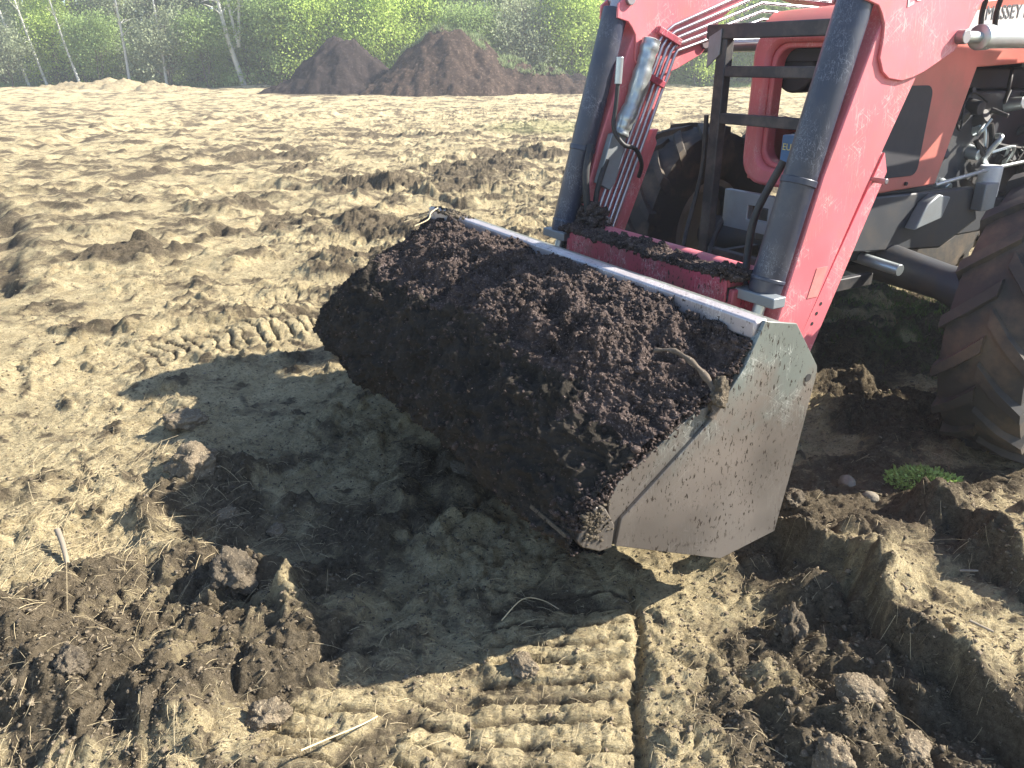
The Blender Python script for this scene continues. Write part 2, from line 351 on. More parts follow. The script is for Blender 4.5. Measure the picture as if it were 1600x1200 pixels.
    # tread prints
    b1, m1, g1 = bars(x, y, .13, 1.72, R(86), .23, -.70, .34, .074, 51, .042)
    b2, m2, g2 = bars(x, y, -.34, 1.36, R(84), .24, -.34, .24, .078, 52, .038)
    b3, m3, g3 = bars(x, y, -1.50, 4.30, R(40), .24, -.75, .95, .082, 53, .042, .2)
    b4, m4, g4 = bars(x, y, -1.15, 5.0, R(30), .32, -.9, .8, .075, 54, .026, -.3)
    b5, m5, g5 = bars(x, y, .42, 7.6, R(70), .35, -1., 1., .12, 55, .05)
    tm = np.clip(m1 + m2 + m3, 0, 1)
    for bb, mm, gg in ((b1, m1, g1), (b2, m2, g2), (b3, m3, g3), (b4, m4, g4), (b5, m5, g5)):
        h = h * (1 - .4 * mm) + bb; peat = np.maximum(peat * (1 - .5 * mm), .75 * gg)  # grooves between bars darkened in the colour to strengthen their shading
    cr, _ = polydist(wx * .3 + x * .7, wy * .3 + y * .7, [(.37, 1.95), (.35, 1.7), (.31, 1.5), (.29, 1.2)])
    h = h - .04 * np.exp(-(cr / .016) ** 2)
    # left edge drop
    dL, _ = polydist(wx, wy, LFT)
    h = h - .12 * ss(.12, -.12, -dL * -1.) * ss(1.2, .2, np.abs(dL)) * ss(9.8, 8.8, y) * (x < -2.5)
    peat = np.maximum(peat, .5 * np.exp(-((dL + .05) / .12) ** 2) * (x < -2.5))
    # low ridges running to the left foreground
    h = h + .035 * ss(.1, .4, fbm(wx * .9, wy * 1.3, 3, 61)) * near
    # clods: billowed cell lumps
    dens = np.clip(.34 + .95 * peat, 0, 1) * ss(45., 18., far) * (1 - .75 * tm) * (1 - ss(3., 6., far) * (1 - np.maximum(msk, rough)))
    flat = np.clip(np.maximum(ss(.05, .22, d1) * inr * ss(-.02, -.08, d2 * in2 - .2 * (1 - in2)), 0), 0, 1); dens = dens * (1 - .6 * flat)
    wx = wx + .05 * fbm(x * 9, y * 9, 2, 98); wy = wy + .05 * fbm(x * 9, y * 9, 2, 99)
    for sc, am, sd in ((3.4, .075, 70), (6.3, .055, 71), (11.5, .036, 72)):
        if sc > 20: k = ss(7., 4., far)
        else: k = ss(50., 20., far) if sc < 7 else ss(16., 9., far)
        d_1, d_2 = cells(wx * sc, wy * sc, sd)
        ed = np.clip(d_2 - d_1, 0, .5) * 2
        gate = ss(.0, .4, pn(x * sc * .35, y * sc * .35, sd + 9) + .30 * dens)
        h = h + k * am * gate * dens * (np.sqrt(ed) * (1 - d_1 * .7) - .12)
    nr = ss(13., 6., far)
    for sc, am, sd in ((12., .030, 83), (25., .021, 84), (50., .012, 85)):
        h = h + nr * am * dens * (np.abs(pn(wx * sc, wy * sc, sd)) - .25) * ss(-.35, .2, pn(x * sc * .3, y * sc * .3, sd + 20))
    fine = .018 * fbm(x * 13, y * 13, 4, 81, .74) + .011 * np.abs(fbm(x * 31, y * 31, 3, 82, .6))
    h = h + fall * ss(2.5, 6., far) * .055 * msk * fbm(x * 3.1, y * 4.3, 5, 17, .72)
    h = h + fine * ss(14., 6., far) * (.6 + peat) * (1 - .15 * tm)
    # flat under the machine's wheels and heel of the bucket
    hb = np.exp(-((U - .05) / .35) ** 2) * ss(.1, -.02, np.abs(S + 1.115) - 1.2)
    h = h * (1 - .5 * hb)
    h = h + .065 * ss(.9, 1.6, U) * near
    # rises gently to the field's far edge
    h = h + ss(26., 44., y) * (.10 + .45 * np.abs(fbm(x * .16, y * .3, 4, 95)))
    green = ss(1., .3, ((x - 1.1) / 2.2) ** 2 + ((y - 19.5) / 2.5) ** 2) * .55
    green = np.maximum(green, .7 * ss(1., .3, ((x - 2.6) / 1.1) ** 2 + ((y - 4.3) / 1.1) ** 2) * ss(-.1, .2, fbm(x * 4, y * 4, 3, 97)))
    green = np.maximum(green, ss(44.5, 47., y) * .9)
    pale = np.clip(np.maximum(np.maximum(m1, m2), np.maximum(m3, flat)), 0, 1)
    peat = np.maximum(peat, ss(1., .5, ((x + 4.6) / 8.5) ** 2 + ((y - 38.3) / 3.6) ** 2) * .95)
    peat = np.maximum(peat, ss(45., 47., y) * .8)
    return h * K, np.clip(peat, 0, 1), np.clip(green, 0, 1), pale
def H(x, y):
    x = np.atleast_1d(np.asarray(x, float)); y = np.atleast_1d(np.asarray(y, float))
    return ground_fields(x, y)[0]

def axis(lo, hi, c0, c1, step, grow, maxs):
    pts = list(np.arange(c0, c1, step)); s = step; v = pts[-1]
    while v < hi: s = min(s * grow, maxs); v += s; pts.append(v)
    s = step; v = c0; left = []
    while v > lo: s = min(s * grow, maxs); v -= s; left.append(v)
    return np.array(left[::-1] + pts)
xs = axis(-130, 130, -1.7, 1.9, .0088, 1.0105, 8.); ys = axis(-25, 210, 1.15, 3.1, .0085, 1.0055, 8.)
# keep spacing behind the camera coarse
ys = np.r_[np.array([-25, -15, -8, -4, -2, -1, -.3, .2, .5, .7, .85, .95, 1.02]), ys[ys > 1.06]]
X, Y = np.meshgrid(xs, ys)
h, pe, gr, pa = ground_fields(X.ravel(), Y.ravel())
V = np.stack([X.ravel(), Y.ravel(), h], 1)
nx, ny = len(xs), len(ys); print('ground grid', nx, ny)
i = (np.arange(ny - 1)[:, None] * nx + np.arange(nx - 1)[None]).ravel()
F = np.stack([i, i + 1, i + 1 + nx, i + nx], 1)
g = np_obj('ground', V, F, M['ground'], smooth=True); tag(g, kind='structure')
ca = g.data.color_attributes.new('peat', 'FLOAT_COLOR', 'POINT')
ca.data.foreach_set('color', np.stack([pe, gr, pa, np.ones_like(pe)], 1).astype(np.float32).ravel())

# ------------------------------------------------------------------ lumps, crumbs, straw
_ph = (1 + 5 ** .5) / 2
ICO_V = np.array([(-1, _ph, 0), (1, _ph, 0), (-1, -_ph, 0), (1, -_ph, 0), (0, -1, _ph), (0, 1, _ph), (0, -1, -_ph), (0, 1, -_ph), (_ph, 0, -1), (_ph, 0, 1), (-_ph, 0, -1), (-_ph, 0, 1)], float) / math.hypot(1, _ph)
ICO_F = np.array([(0, 11, 5), (0, 5, 1), (0, 1, 7), (0, 7, 10), (0, 10, 11), (1, 5, 9), (5, 11, 4), (11, 10, 2), (10, 7, 6), (7, 1, 8), (3, 9, 4), (3, 4, 2), (3, 2, 6), (3, 6, 8), (3, 8, 9), (4, 9, 5), (2, 4, 11), (6, 2, 10), (8, 6, 7), (9, 8, 1)])
def crumbs(P, r, flat=.8):
    n = len(P); j = 1 + .62 * rng.uniform(-1, 1, (n, 12, 1)) ; sc = rng.uniform(.5, 1.4, (n, 1, 3)); sc[:, :, 2] *= flat
    ang = rng.uniform(0, 6.283, n); c, s = np.cos(ang), np.sin(ang)
    Q = ICO_V[None] * j * sc * r[:, None, None]
    x = Q[:, :, 0] * c[:, None] - Q[:, :, 1] * s[:, None]; y = Q[:, :, 0] * s[:, None] + Q[:, :, 1] * c[:, None]
    Q = np.stack([x, y, Q[:, :, 2]], 2) + P[:, None]
    F = (ICO_F[None] + (np.arange(n) * 12)[:, None, None]).reshape(-1, 3)
    return Q.reshape(-1, 3), F
def sphere_grid(n):
    """cube-sphere with n cells a side"""
    vs = []; fs = []
    t = np.linspace(-1, 1, n + 1)
    for ax in range(3):
        for sg in (-1, 1):
            b = len(vs)
            for a in t:
                for c in t:
                    p = [0, 0, 0]; p[ax] = sg; p[(ax + 1) % 3] = a; p[(ax + 2) % 3] = c * sg
                    vs.append(p)
            for ii in range(n):
                for jj in range(n):
                    q = b + ii * (n + 1) + jj; fs.append((q, q + n + 1, q + n + 2, q + 1))
    v = np.array(vs, float); v /= np.linalg.norm(v, axis=1)[:, None]
    return v, np.array(fs)
from mathutils import noise as mn
def lump(name, loc, size, m, seed, rough=.35, freq=1.6, n=14, sink=.3, rz=0.):
    v, f = sphere_grid(n); out = np.empty_like(v)
    for k, p in enumerate(v):
        q = Vector(p)
        d = 1 + rough * (mn.fractal(q * freq + Vector((seed * 7.1, seed, 0)), .9, 2., 3)) + rough * .35 * mn.noise(q * freq * 5 + Vector((seed, 3, 1)))
        out[k] = q * d
    out *= np.array(size) * .5
    c, s = math.cos(rz), math.sin(rz)
    out = np.stack([out[:, 0] * c - out[:, 1] * s, out[:, 0] * s + out[:, 1] * c, out[:, 2]], 1)
    o = np_obj(name, out, f, m, smooth=True)
    z = float(H(loc[0], loc[1])[0]) + size[2] * (.5 - sink) if len(loc) < 3 else loc[2]
    o.location = (loc[0], loc[1], z); return o

def scatter_crumbs(name, n, region, rad, m, label, cat, flat=.7):
    P = region(n); z, _, _, fl_ = ground_fields(P[:, 0], P[:, 1]); k = rng.uniform(0, 1, len(P)) > fl_ * .85; P = P[k]; z = z[k]; r = rad(len(P))
    V, F = crumbs(np.c_[P, z + r * .25], r, flat)
    o = np_obj(name, V, F, m); tag(o, label, cat, kind='stuff'); return o
def reg_view(n, y0=1.15, y1=7., pw=1.7):
    u = rng.uniform(0, 1, n); y = y0 + (y1 - y0) * u ** pw; x = rng.uniform(-.78, .78, n) * (y * 1.05 + .25)
    return np.c_[x, y]
def by_peat(P, lo, hi):
    _, pe, _, _ = ground_fields(P[:, 0], P[:, 1]); k = rng.uniform(lo, hi, len(P)) < pe; return P[k]
scatter_crumbs('dark_soil_crumbs', 0, lambda n: by_peat(reg_view(60000), .15, 1.1), lambda n: np.clip(rng.lognormal(math.log(.0030), .5, n), .0012, .0105), M['dclod'], 'loose damp brown crumbs scattered over the churned soil', 'soil crumbs')
scatter_crumbs('pale_soil_crumbs', 0, lambda n: reg_view(30000), lambda n: np.clip(rng.lognormal(math.log(.0030), .5, n), .0012, .0095), M['clod'], 'loose dry pale crumbs scattered over the field', 'soil crumbs')

def fibres(n, region, len_mu, wid, lift=.004):
    P = region(n); n = len(P); L = np.clip(rng.lognormal(math.log(len_mu), .6, n), .008, .22); a = rng.normal(.55, 1.1, n)
    bend = rng.normal(0, .5, n); rise = np.abs(rng.normal(0, .12, n)); wv = wid * rng.uniform(.5, 1.3, n)
    K = 4; Vs = np.zeros((n, K, 3, 3)); 
    px = P[:, 0].copy(); py = P[:, 1].copy(); pts = []
    for k in range(K):
        pts.append((px.copy(), py.copy())); aa = a + bend * (k / (K - 1) - .5); px = px + np.cos(aa) * L / (K - 1); py = py + np.sin(aa) * L / (K - 1)
    z0 = H(pts[0][0], pts[0][1]); z1 = H(pts[-1][0], pts[-1][1])
    for k in range(K):
        t = k / (K - 1); zz = z0 * (1 - t) + z1 * t + lift + rise * L * t + .25 * L * t * (1 - t)
        c = np.stack([pts[k][0], pts[k][1], zz], 1); perp = np.stack([-np.sin(a), np.cos(a), 0 * a], 1)
        for j, (o1, o2) in enumerate(((-.5, 0), (.5, 0), (0, .8))):
            Vs[:, k, j] = c + perp * (o1 * wv)[:, None] + np.array([0, 0, 1.])[None] * (o2 * wv)[:, None]
    fl = []
    for k in range(K - 1):
        for j in range(3):
            j2 = (j + 1) % 3; fl.append((k * 3 + j, k * 3 + j2, (k + 1) * 3 + j2, (k + 1) * 3 + j))
    fl = np.array(fl); F = (fl[None] + (np.arange(n) * K * 3)[:, None, None]).reshape(-1, 4)
    return Vs.reshape(-1, 3), F
def dryreg(n):
    P = reg_view(n, 1.15, 9., 1.5); _, pe, _, _ = ground_fields(P[:, 0], P[:, 1]); return P[rng.uniform(.12, .95, len(P)) > pe]
V, F = fibres(24000, dryreg, .020, .0012)
def leftreg(n):
    x = rng.normal(-1.7, .42, n); y = rng.normal(2.5, .4, n); return np.c_[x, y]
V2, F2 = fibres(1100, leftreg, .05, .0014)
V = np.r_[V, V2]; F = np.r_[F, F2 + len(V) - len(V2)]
o = np_obj('straw_litter', V, F, M['straw']); tag(o, 'fine pale straw fibres littering the dry crust', 'straw', kind='stuff')

# individual clods, stones and sticks
CL = [
 ('soil_clod', (.845, 1.44), (.105, .095, .075), 'clod', 'round fibrous grey clod lying at the bottom of the rut, lower right', 'clod', .2, .25),
 ('stone', (1.205, 2.41), (.085, .06, .05), 'stone', 'smooth rounded stone lying on the brink behind the bucket side, larger of two', 'stone', .08, .25),
 ('stone', (1.225, 2.27), (.055, .045, .04), 'stone', 'small rounded stone just below the larger rounded stone', 'stone', .08, .25),
 ('soil_clod', (.655, 2.055), (.075, .055, .045), 'clod', 'pale clod lying against the bottom heel of the bucket side', 'clod', .35, .2),
 ('soil_clod', (-.84, 1.93), (.16, .14, .13), 'dclod', 'angular brown clod standing out at the tip of the churned soil, against the bucket shadow', 'clod', .45, .2),
 ('soil_clod', (-1.40, 2.98), (.17, .14, .09), 'clod', 'wide pale clod lying on the shadow edge, left of the bucket', 'clod', .35, .35),
 ('soil_clod', (-1.22, 2.60), (.15, .17, .14), 'clod', 'sunlit crusty clod poking out of the bucket shadow', 'clod', .4, .3),
 ('soil_clod', (.775, 1.70), (.07, .10, .10), 'dclod', 'upright torn clod standing in the rut below the dark scarp', 'clod', .5, .25),
 ('soil_clod', (.92, 1.31), (.09, .075, .055), 'clod', 'squarish clod half in shade at the bottom right of the rut', 'clod', .3, .3),
 ('soil_clod', (.03, 1.62), (.085, .06, .05), 'clod', 'greyish clod sitting on the tread print below the bucket shadow', 'clod', .4, .3),
 ('soil_clod', (-.60, 1.42), (.10, .08, .07), 'clod', 'crusty pale clod at the lower edge of the churned soil', 'clod', .4, .3),
 ('soil_clod', (.72, 1.26), (.10, .08, .08), 'clod', 'broken pale clod at the bottom edge, left of the rut', 'clod', .4, .3),
 ('soil_clod', (-1.02, 2.36), (.09, .08, .06), 'clod', 'pale egg-shaped clod among crumbs in the bucket shadow, left one of two', 'clod', .3, .3),
 ('soil_clod', (-.83, 2.30), (.065, .06, .05), 'clod', 'small pale clod among crumbs in the bucket shadow, right one of two', 'clod', .3, .3),
 ('soil_clod', (-.17, 2.62), (.16, .06, .05), 'dclod', 'long narrow clod lying in shade beneath the soil front', 'clod', .4, .3),
 ('soil_clod', (.92, 2.17), (.08, .06, .06), 'dclod', 'dark crumbly clod resting on top of the scarp by the bucket', 'clod', .45, .3),
 ('soil_clod', (-1.10, 1.50), (.09, .07, .06), 'dclod', 'dark clod in the middle of the churned soil at lower left', 'clod', .45, .3),
]
for k, (nm, loc, sz, m, lab, cat, ro, sk) in enumerate(CL):
    loc = (loc[0] * K, loc[1] * K); sz = tuple(v * K for v in sz)
    o = lump(nm, loc, sz, M[m], k + 3, ro, 1.5, 16, sk, k * 1.3); tag(o, lab, cat)

def tube_np(path, rad, seg=8, cap=True):
    P = [Vector(p) for p in path]; rad = [rad] * len(P) if not hasattr(rad, '__len__') else rad
    V = []; F = []; t0 = (P[1] - P[0]).normalized(); up = Vector((0, 0, 1)) if abs(t0.z) < .9 else Vector((1, 0, 0)); nrm = t0.cross(up).normalized()
    for k, p in enumerate(P):
        t = (P[min(k + 1, len(P) - 1)] - P[max(k - 1, 0)]).normalized()
        nrm = (nrm - t * nrm.dot(t)).normalized(); bn = t.cross(nrm)
        for j in range(seg):
            a = 2 * math.pi * j / seg; V.append(p + (nrm * math.cos(a) + bn * math.sin(a)) * rad[k])
    for k in range(len(P) - 1):
        for j in range(seg):
            j2 = (j + 1) % seg; F.append((k * seg + j, k * seg + j2, (k + 1) * seg + j2, (k + 1) * seg + j))
    if cap: F.append(tuple(range(seg))[::-1]); F.append(tuple((len(P) - 1) * seg + j for j in range(seg)))
    return V, F
def spline(P, n=6):
    P = [Vector(p) for p in P]; out = []
    for k in range(len(P) - 1):
        a = P[max(k - 1, 0)]; b = P[k]; c = P[k + 1]; d = P[min(k + 2, len(P) - 1)]
        for j in range(n):
            t = j / n
            out.append(.5 * ((2 * b) + (c - a) * t + (2 * a - 5 * b + 4 * c - d) * t * t + (3 * b - a - 3 * c + d) * t ** 3))
    out.append(P[-1]); return out
class MB:
    """collects shapes given in tractor coordinates (U rearward, S near side, z) or plain x,y,z"""
    def __init__(s, local=True): s.v = []; s.f = []; s.local = local
    def add(s, V, F):
        b = len(s.v); s.v += [tuple(v) for v in V]; s.f += [tuple(i + b for i in f) for f in F]; return s
    def box(s, lo, hi, rot=None, piv=None):
        x0, y0, z0 = lo; x1, y1, z1 = hi
        V = [Vector(p) for p in ((x0, y0, z0), (x1, y0, z0), (x1, y1, z0), (x0, y1, z0), (x0, y0, z1), (x1, y0, z1), (x1, y1, z1), (x0, y1, z1))]
        if rot is not None:
            c = Vector(piv) if piv else (V[0] + V[6]) / 2; V = [c + rot @ (v - c) for v in V]
        return s.add(V, [(0, 3, 2, 1), (4, 5, 6, 7), (0, 1, 5, 4), (1, 2, 6, 5), (2, 3, 7, 6), (3, 0, 4, 7)])
    def prism(s, poly, a, b, axis=1):
        """polygon in the two other axes, extruded from a to b along axis"""
        def pt(p, t): return {0: (t, p[0], p[1]), 1: (p[0], t, p[1]), 2: (p[0], p[1], t)}[axis]
        n = len(poly); V = [pt(p, a) for p in poly] + [pt(p, b) for p in poly]
        F = [tuple(range(n)), tuple(range(2 * n - 1, n - 1, -1))] + [((j + 1) % n, j, j + n, (j + 1) % n + n) for j in range(n)]
        return s.add(V, F)
    def ring(s, outer, inner, a, b, axis=1):
        def pt(p, t): return {0: (t, p[0], p[1]), 1: (p[0], t, p[1]), 2: (p[0], p[1], t)}[axis]
        n = len(outer); V = [pt(p, a) for p in outer] + [pt(p, a) for p in inner] + [pt(p, b) for p in outer] + [pt(p, b) for p in inner]; F = []
        for j in range(n):
            k = (j + 1) % n
            F += [(j, k, n + k, n + j), (2 * n + k, 2 * n + j, 3 * n + j, 3 * n + k), (k, j, 2 * n + j, 2 * n + k), (n + j, n + k, 3 * n + k, 3 * n + j)]
        return s.add(V, F)
    def tube(s, path, r, seg=12, sm=0):
        if sm: path = spline(path, sm)
        return s.add(*tube_np(path, r, seg))
    def sweep_box(s, path, w, d, ax):
        """flat bar along a path: w across vector ax, d the other way"""
        P = [Vector(p) for p in path]; V = []; F = []; ax = Vector(ax).normalized()
        for k, p in enumerate(P):
            t = (P[min(k + 1, len(P) - 1)] - P[max(k - 1, 0)]).normalized(); b = t.cross(ax).normalized()
            for (i1, i2) in ((-1, -1), (1, -1), (1, 1), (-1, 1)): V.append(p + ax * i1 * w / 2 + b * i2 * d / 2)
        for k in range(len(P) - 1):
            for j in range(4):
                j2 = (j + 1) % 4; F.append((k * 4 + j, k * 4 + j2, (k + 1) * 4 + j2, (k + 1) * 4 + j))
        F += [(3, 2, 1, 0), tuple((len(P) - 1) * 4 + j for j in range(4))]
        return s.add(V, F)
    def build(s, name, m, parent=None, bevel=.004, smooth=40, origin=None):
        V = np.array([tuple(v) for v in s.v], float)
        if s.local: V[:, 1] *= -1; V -= np.array(ORG)
        me = bpy.data.meshes.new(name); F = s.f
        me.from_pydata(V.tolist(), [], F)
        import bmesh
        bm = bmesh.new(); bm.from_mesh(me); bmesh.ops.recalc_face_normals(bm, faces=bm.faces)
        if smooth:
            for f in bm.faces: f.smooth = True
            for e in bm.edges:
                if len(e.link_faces) == 2 and e.calc_face_angle(0) > R(smooth): e.smooth = False
        bm.to_mesh(me); bm.free(); me.materials.append(m)
        o = bpy.data.objects.new(name, me); link(o, parent)
        if bevel:
            b = o.modifiers.new('bevel', 'BEVEL'); b.width = bevel; b.segments = 2; b.limit_method = 'ANGLE'; b.angle_limit = R(40); b.harden_normals = False
        return o
def arc(cx, cz, r, a0, a1, n): return [(cx + r * math.cos(R(a0 + (a1 - a0) * k / n)), cz + r * math.sin(R(a0 + (a1 - a0) * k / n))) for k in range(n + 1)]
def rrect(x0, z0, x1, z1, r, n=5):
    return arc(x1 - r, z1 - r, r, 0, 90, n) + arc(x0 + r, z1 - r, r, 90, 180, n) + arc(x0 + r, z0 + r, r, 180, 270, n) + arc(x1 - r, z0 + r, r, 270, 360, n)

# sticks and stems on the ground
def ground_stick(name, pts, r, m, label, cat, lift=.01):
    P = []
    for (x, y, dz) in pts:
        x *= K; y *= K
        P.append((x, y, float(H(x, y)[0]) + lift + dz))
    b = MB(False); rr = [r * (1 - .35 * k / (len(P) * 5)) for k in range((len(P) - 1) * 5 + 1)]
    b.add(*tube_np(spline(P, 5), rr, 7)); o = b.build(name, m, None, 0, 60); tag(o, label, cat); return o
ground_stick('stick', [(-1.50, 2.15, .05), (-1.46, 2.10, .03), (-1.42, 2.04, .0)], .011, M['stick'], 'short stout pale stick stuck out of the soil at the left', 'stick')
ground_stick('straw_stem', [(-.47, 1.26, .05), (-.42, 1.31, .05), (-.36, 1.37, .04), (-.33, 1.42, .02)], .0028, M['straw'], 'long bent yellow straw stem at the bottom edge', 'straw')
ground_stick('wood_chip', [(1.28, 1.82, .02), (1.33, 1.815, .02)], .0042, M['stick'], 'pale splinter lying on the plateau between the two scarps', 'wood chip')
ground_stick('wood_chip', [(1.165, 1.57, .02), (1.215, 1.545, .015)], .0042, M['stick'], 'pale splinter lying at the edge of the near scarp', 'wood chip')
ground_stick('twig', [(-.03, 1.78, .03), (.03, 1.83, .06), (.09, 1.87, .04), (.14, 1.86, .02)], .002, M['straw'], 'thin curved twig on the shadow edge below the bucket', 'twig')
ground_stick('twig', [(2.35, 3.46, .02), (2.2, 3.42, .035), (2.08, 3.36, .02)], .007, M['straw'], 'pale twig in the strip of light behind the bucket', 'twig')

# leafy weed
def leaf_mat(name, col, trans=.35, var=.35, sc=3.):
    m, nt, b = mat(name); c = coord(nt); n = noise(nt, sc, 3, .6, c)
    oi = nt.nodes.new('ShaderNodeObjectInfo')
    a = mix(nt, ramp(nt, n.outputs[0], [(.35, (0, 0, 0)), (.65, (1, 1, 1))]), tuple(v * (1 - var) for v in col), tuple(v * (1 + var) for v in col))
    nt.nodes.remove(b); d = nt.nodes.new('ShaderNodeBsdfDiffuse'); t = nt.nodes.new('ShaderNodeBsdfTranslucent'); mx = nt.nodes.new('ShaderNodeMixShader')
    nt.links.new(a, d.inputs[0]); nt.links.new(a, t.inputs[0]); mx.inputs[0].default_value = trans
    nt.links.new(d.outputs[0], mx.inputs[1]); nt.links.new(t.outputs[0], mx.inputs[2]); nt.links.new(mx.outputs[0], nt.nodes['Material Output'].inputs[0])
    return m
M['weed'] = leaf_mat('fresh_weed_leaf', (.38, .50, .16), .35, .4, 60)
def leaves(P, D, L, W):
    """leaf quads (kite) at P pointing along D"""
    n = len(P); D = D / (np.linalg.norm(D, axis=1)[:, None] + 1e-9); up = rng.normal(0, 1, (n, 3)); sd = np.cross(D, up); sd /= np.linalg.norm(sd, axis=1)[:, None] + 1e-9
    V = np.stack([P, P + D * (L * .5)[:, None] + sd * (W * .5)[:, None], P + D * L[:, None], P + D * (L * .5)[:, None] - sd * (W * .5)[:, None]], 1).reshape(-1, 3)
    return V, np.arange(4 * n).reshape(-1, 4)
wr = empty('weed', (1.48 * K, 2.41 * K, float(H(1.48 * K, 2.41 * K)[0]) + .01), label='bright green leafy weed growing at the edge of the tractor shadow', cat='weed')
n = 900; a = rng.uniform(0, 6.28, n); rr = .13 * rng.uniform(0, 1, n) ** .6
P = np.c_[np.cos(a) * rr * 1.15, np.sin(a) * rr * .8, rng.uniform(.005, .05, n) * (1.2 - rr / .14)]
D = np.c_[np.cos(a), np.sin(a), rng.uniform(-.1, 1.2, n)] + rng.normal(0, .5, (n, 3))
V, F = leaves(P, D, rng.uniform(.012, .03, n), rng.uniform(.006, .014, n)); np_obj('foliage', V, F, M['weed'], wr)
sb = MB(False)
for k in range(16):
    t = rng.uniform(0, 6.28); q = rng.uniform(.06, .13); sb.tube([(0, 0, -.01), (math.cos(t) * q * .5, math.sin(t) * q * .5, .035), (math.cos(t) * q, math.sin(t) * q, .03)], .0013, 5, 3)
sb.build('stem', M['weed'], wr, 0)
M['grassm'] = leaf_mat('thin_shaded_grass', (.12, .17, .05), .3, .4, 20)
n = 2600; P = np.c_[rng.normal(2.9, .5, n), rng.normal(4.9, .55, n)]; z = H(P[:, 0], P[:, 1]); D = np.c_[rng.normal(0, .5, (n, 2)), np.ones(n)]
V, F = leaves(np.c_[P, z], D, rng.uniform(.02, .07, n), np.full(n, .005)); o = np_obj('grass', V, F, M['grassm']); tag(o, 'thin green grass sprouting in the shade under the tractor', 'grass', kind='stuff')

# ------------------------------------------------------------------ tractor
TC = (1.9, 1.13)                                # empty: U and -S of the point under the engine
cx, cy = world(TC[0], -TC[1])
ORG = (TC[0], TC[1], 0.)
T = empty('tractor', (cx, cy, TZ), math.atan2(LU.y, LU.x), label='red farm tractor with front loader, its bucket full of dark soil', cat='tractor')
def sub(o, s): return o
MIR = lambda S: -2.26 - S                       # mirror about the tractor's centre plane

# bucket
B_shell = [(-.575, .262), (-.44, .208), (0., .012), (.10, .0), (.20, .02), (.262, .10), (.292, .26), (.325, .58), (.20, .765), (.10, .792)]
inner = [(-.565, .272), (-.435, .222), (.0, .026), (.10, .015), (.19, .034), (.248, .108), (.277, .262), (.310, .577), (.19, .752), (.10, .778)]
W0, W1 = -.006, -2.224
bb = MB()
nn = len(B_shell); Vv = []
for S_ in (W0, W1):
    Vv += [(u, S_, z) for u, z in B_shell] + [(u, S_, z) for u, z in inner]
Ff = []
for j in range(nn - 1):
    Ff += [(j, j + 1, 2 * nn + j + 1, 2 * nn + j), (nn + j + 1, nn + j, 3 * nn + j, 3 * nn + j + 1)]
for b0 in (0, 2 * nn):
    for j in range(nn - 1): Ff.append((b0 + j, b0 + nn + j, b0 + nn + j + 1, b0 + j + 1))
Ff += [(0, 2 * nn, 3 * nn, nn), (nn - 1, 2 * nn - 1, 4 * nn - 1, 3 * nn - 1)]
bb.add(Vv, Ff)
bucket = bb.build('bucket', M['stl'], T, 0, 35)
MB().box((.045, W1 - .004, .742), (.098, W0 + .001, .802)).build('top_rail', M['rim'], bucket, .008)
plate = [(.0, .006), (.249, .027), (.290, .264), (.335, .586), (.330, .609), (.204, .769), (.07, .800), (.006, .674), (-.075, .571), (-.158, .566), (-.437, .412), (-.470, .36), (-.455, .22)]
outerp = [(.0, .001), (.251, .022), (.293, .264), (.339, .586), (.334, .611), (.206, .773), (.066, .804), (.003, .674), (-.078, .571), (-.13, .515), (-.429, .296), (-.445, .209)]
for s0, sg in ((0., 1), (-2.23, -1)):
    sp = MB().prism(plate, s0 - .014 * sg, s0, 1).build('side_plate', M['stl'], bucket, .0015)
    MB().prism(outerp, s0 + .0005 * sg, s0 + .013 * sg, 1).build('wear_plate', M['stl'], bucket, .002)
    MB().tube([(.298, s0 + .0125 * sg, .578), (.298, s0 + .0145 * sg, .578)], .013, 16).build('bolt_hole', M['hose'], bucket, 0)
    MB().prism([(-.578, .266), (-.565, .245), (-.50, .207), (-.456, .205), (-.450, .28), (-.485, .345), (-.52, .362), (-.545, .33), (-.568, .295)], s0 - .022 * sg, s0 + .010 * sg, 1).build('corner_guard', M['stl'], bucket, .004)
MB().prism([(-.60, .268), (-.46, .199), (-.455, .207), (-.595, .279)], W0 - .02, W1 + .02, 1).build('cutting_edge', M['dclod'], bucket, .002)

# carrier frame behind the bucket
cf = MB()
cf.box((.50, -1.60, .46), (.515, -.56, .735))
cf.box((.515, -1.60, .70), (.60, -.56, .735)); cf.box((.515, -1.60, .46), (.60, -.56, .49))
for s_ in (-.54, -1.62): cf.prism([(.48, .25), (.62, .25), (.70, .50), (.64, .70), (.51, .70)], s_ - .012, s_ + .012, 1)
carrier = cf.build('carrier_frame', M['crm'], T, .006)
MB().box((.60, -1.62, .56), (.64, -.60, .60)).build('cross_tube', M['crm'], carrier, .006)

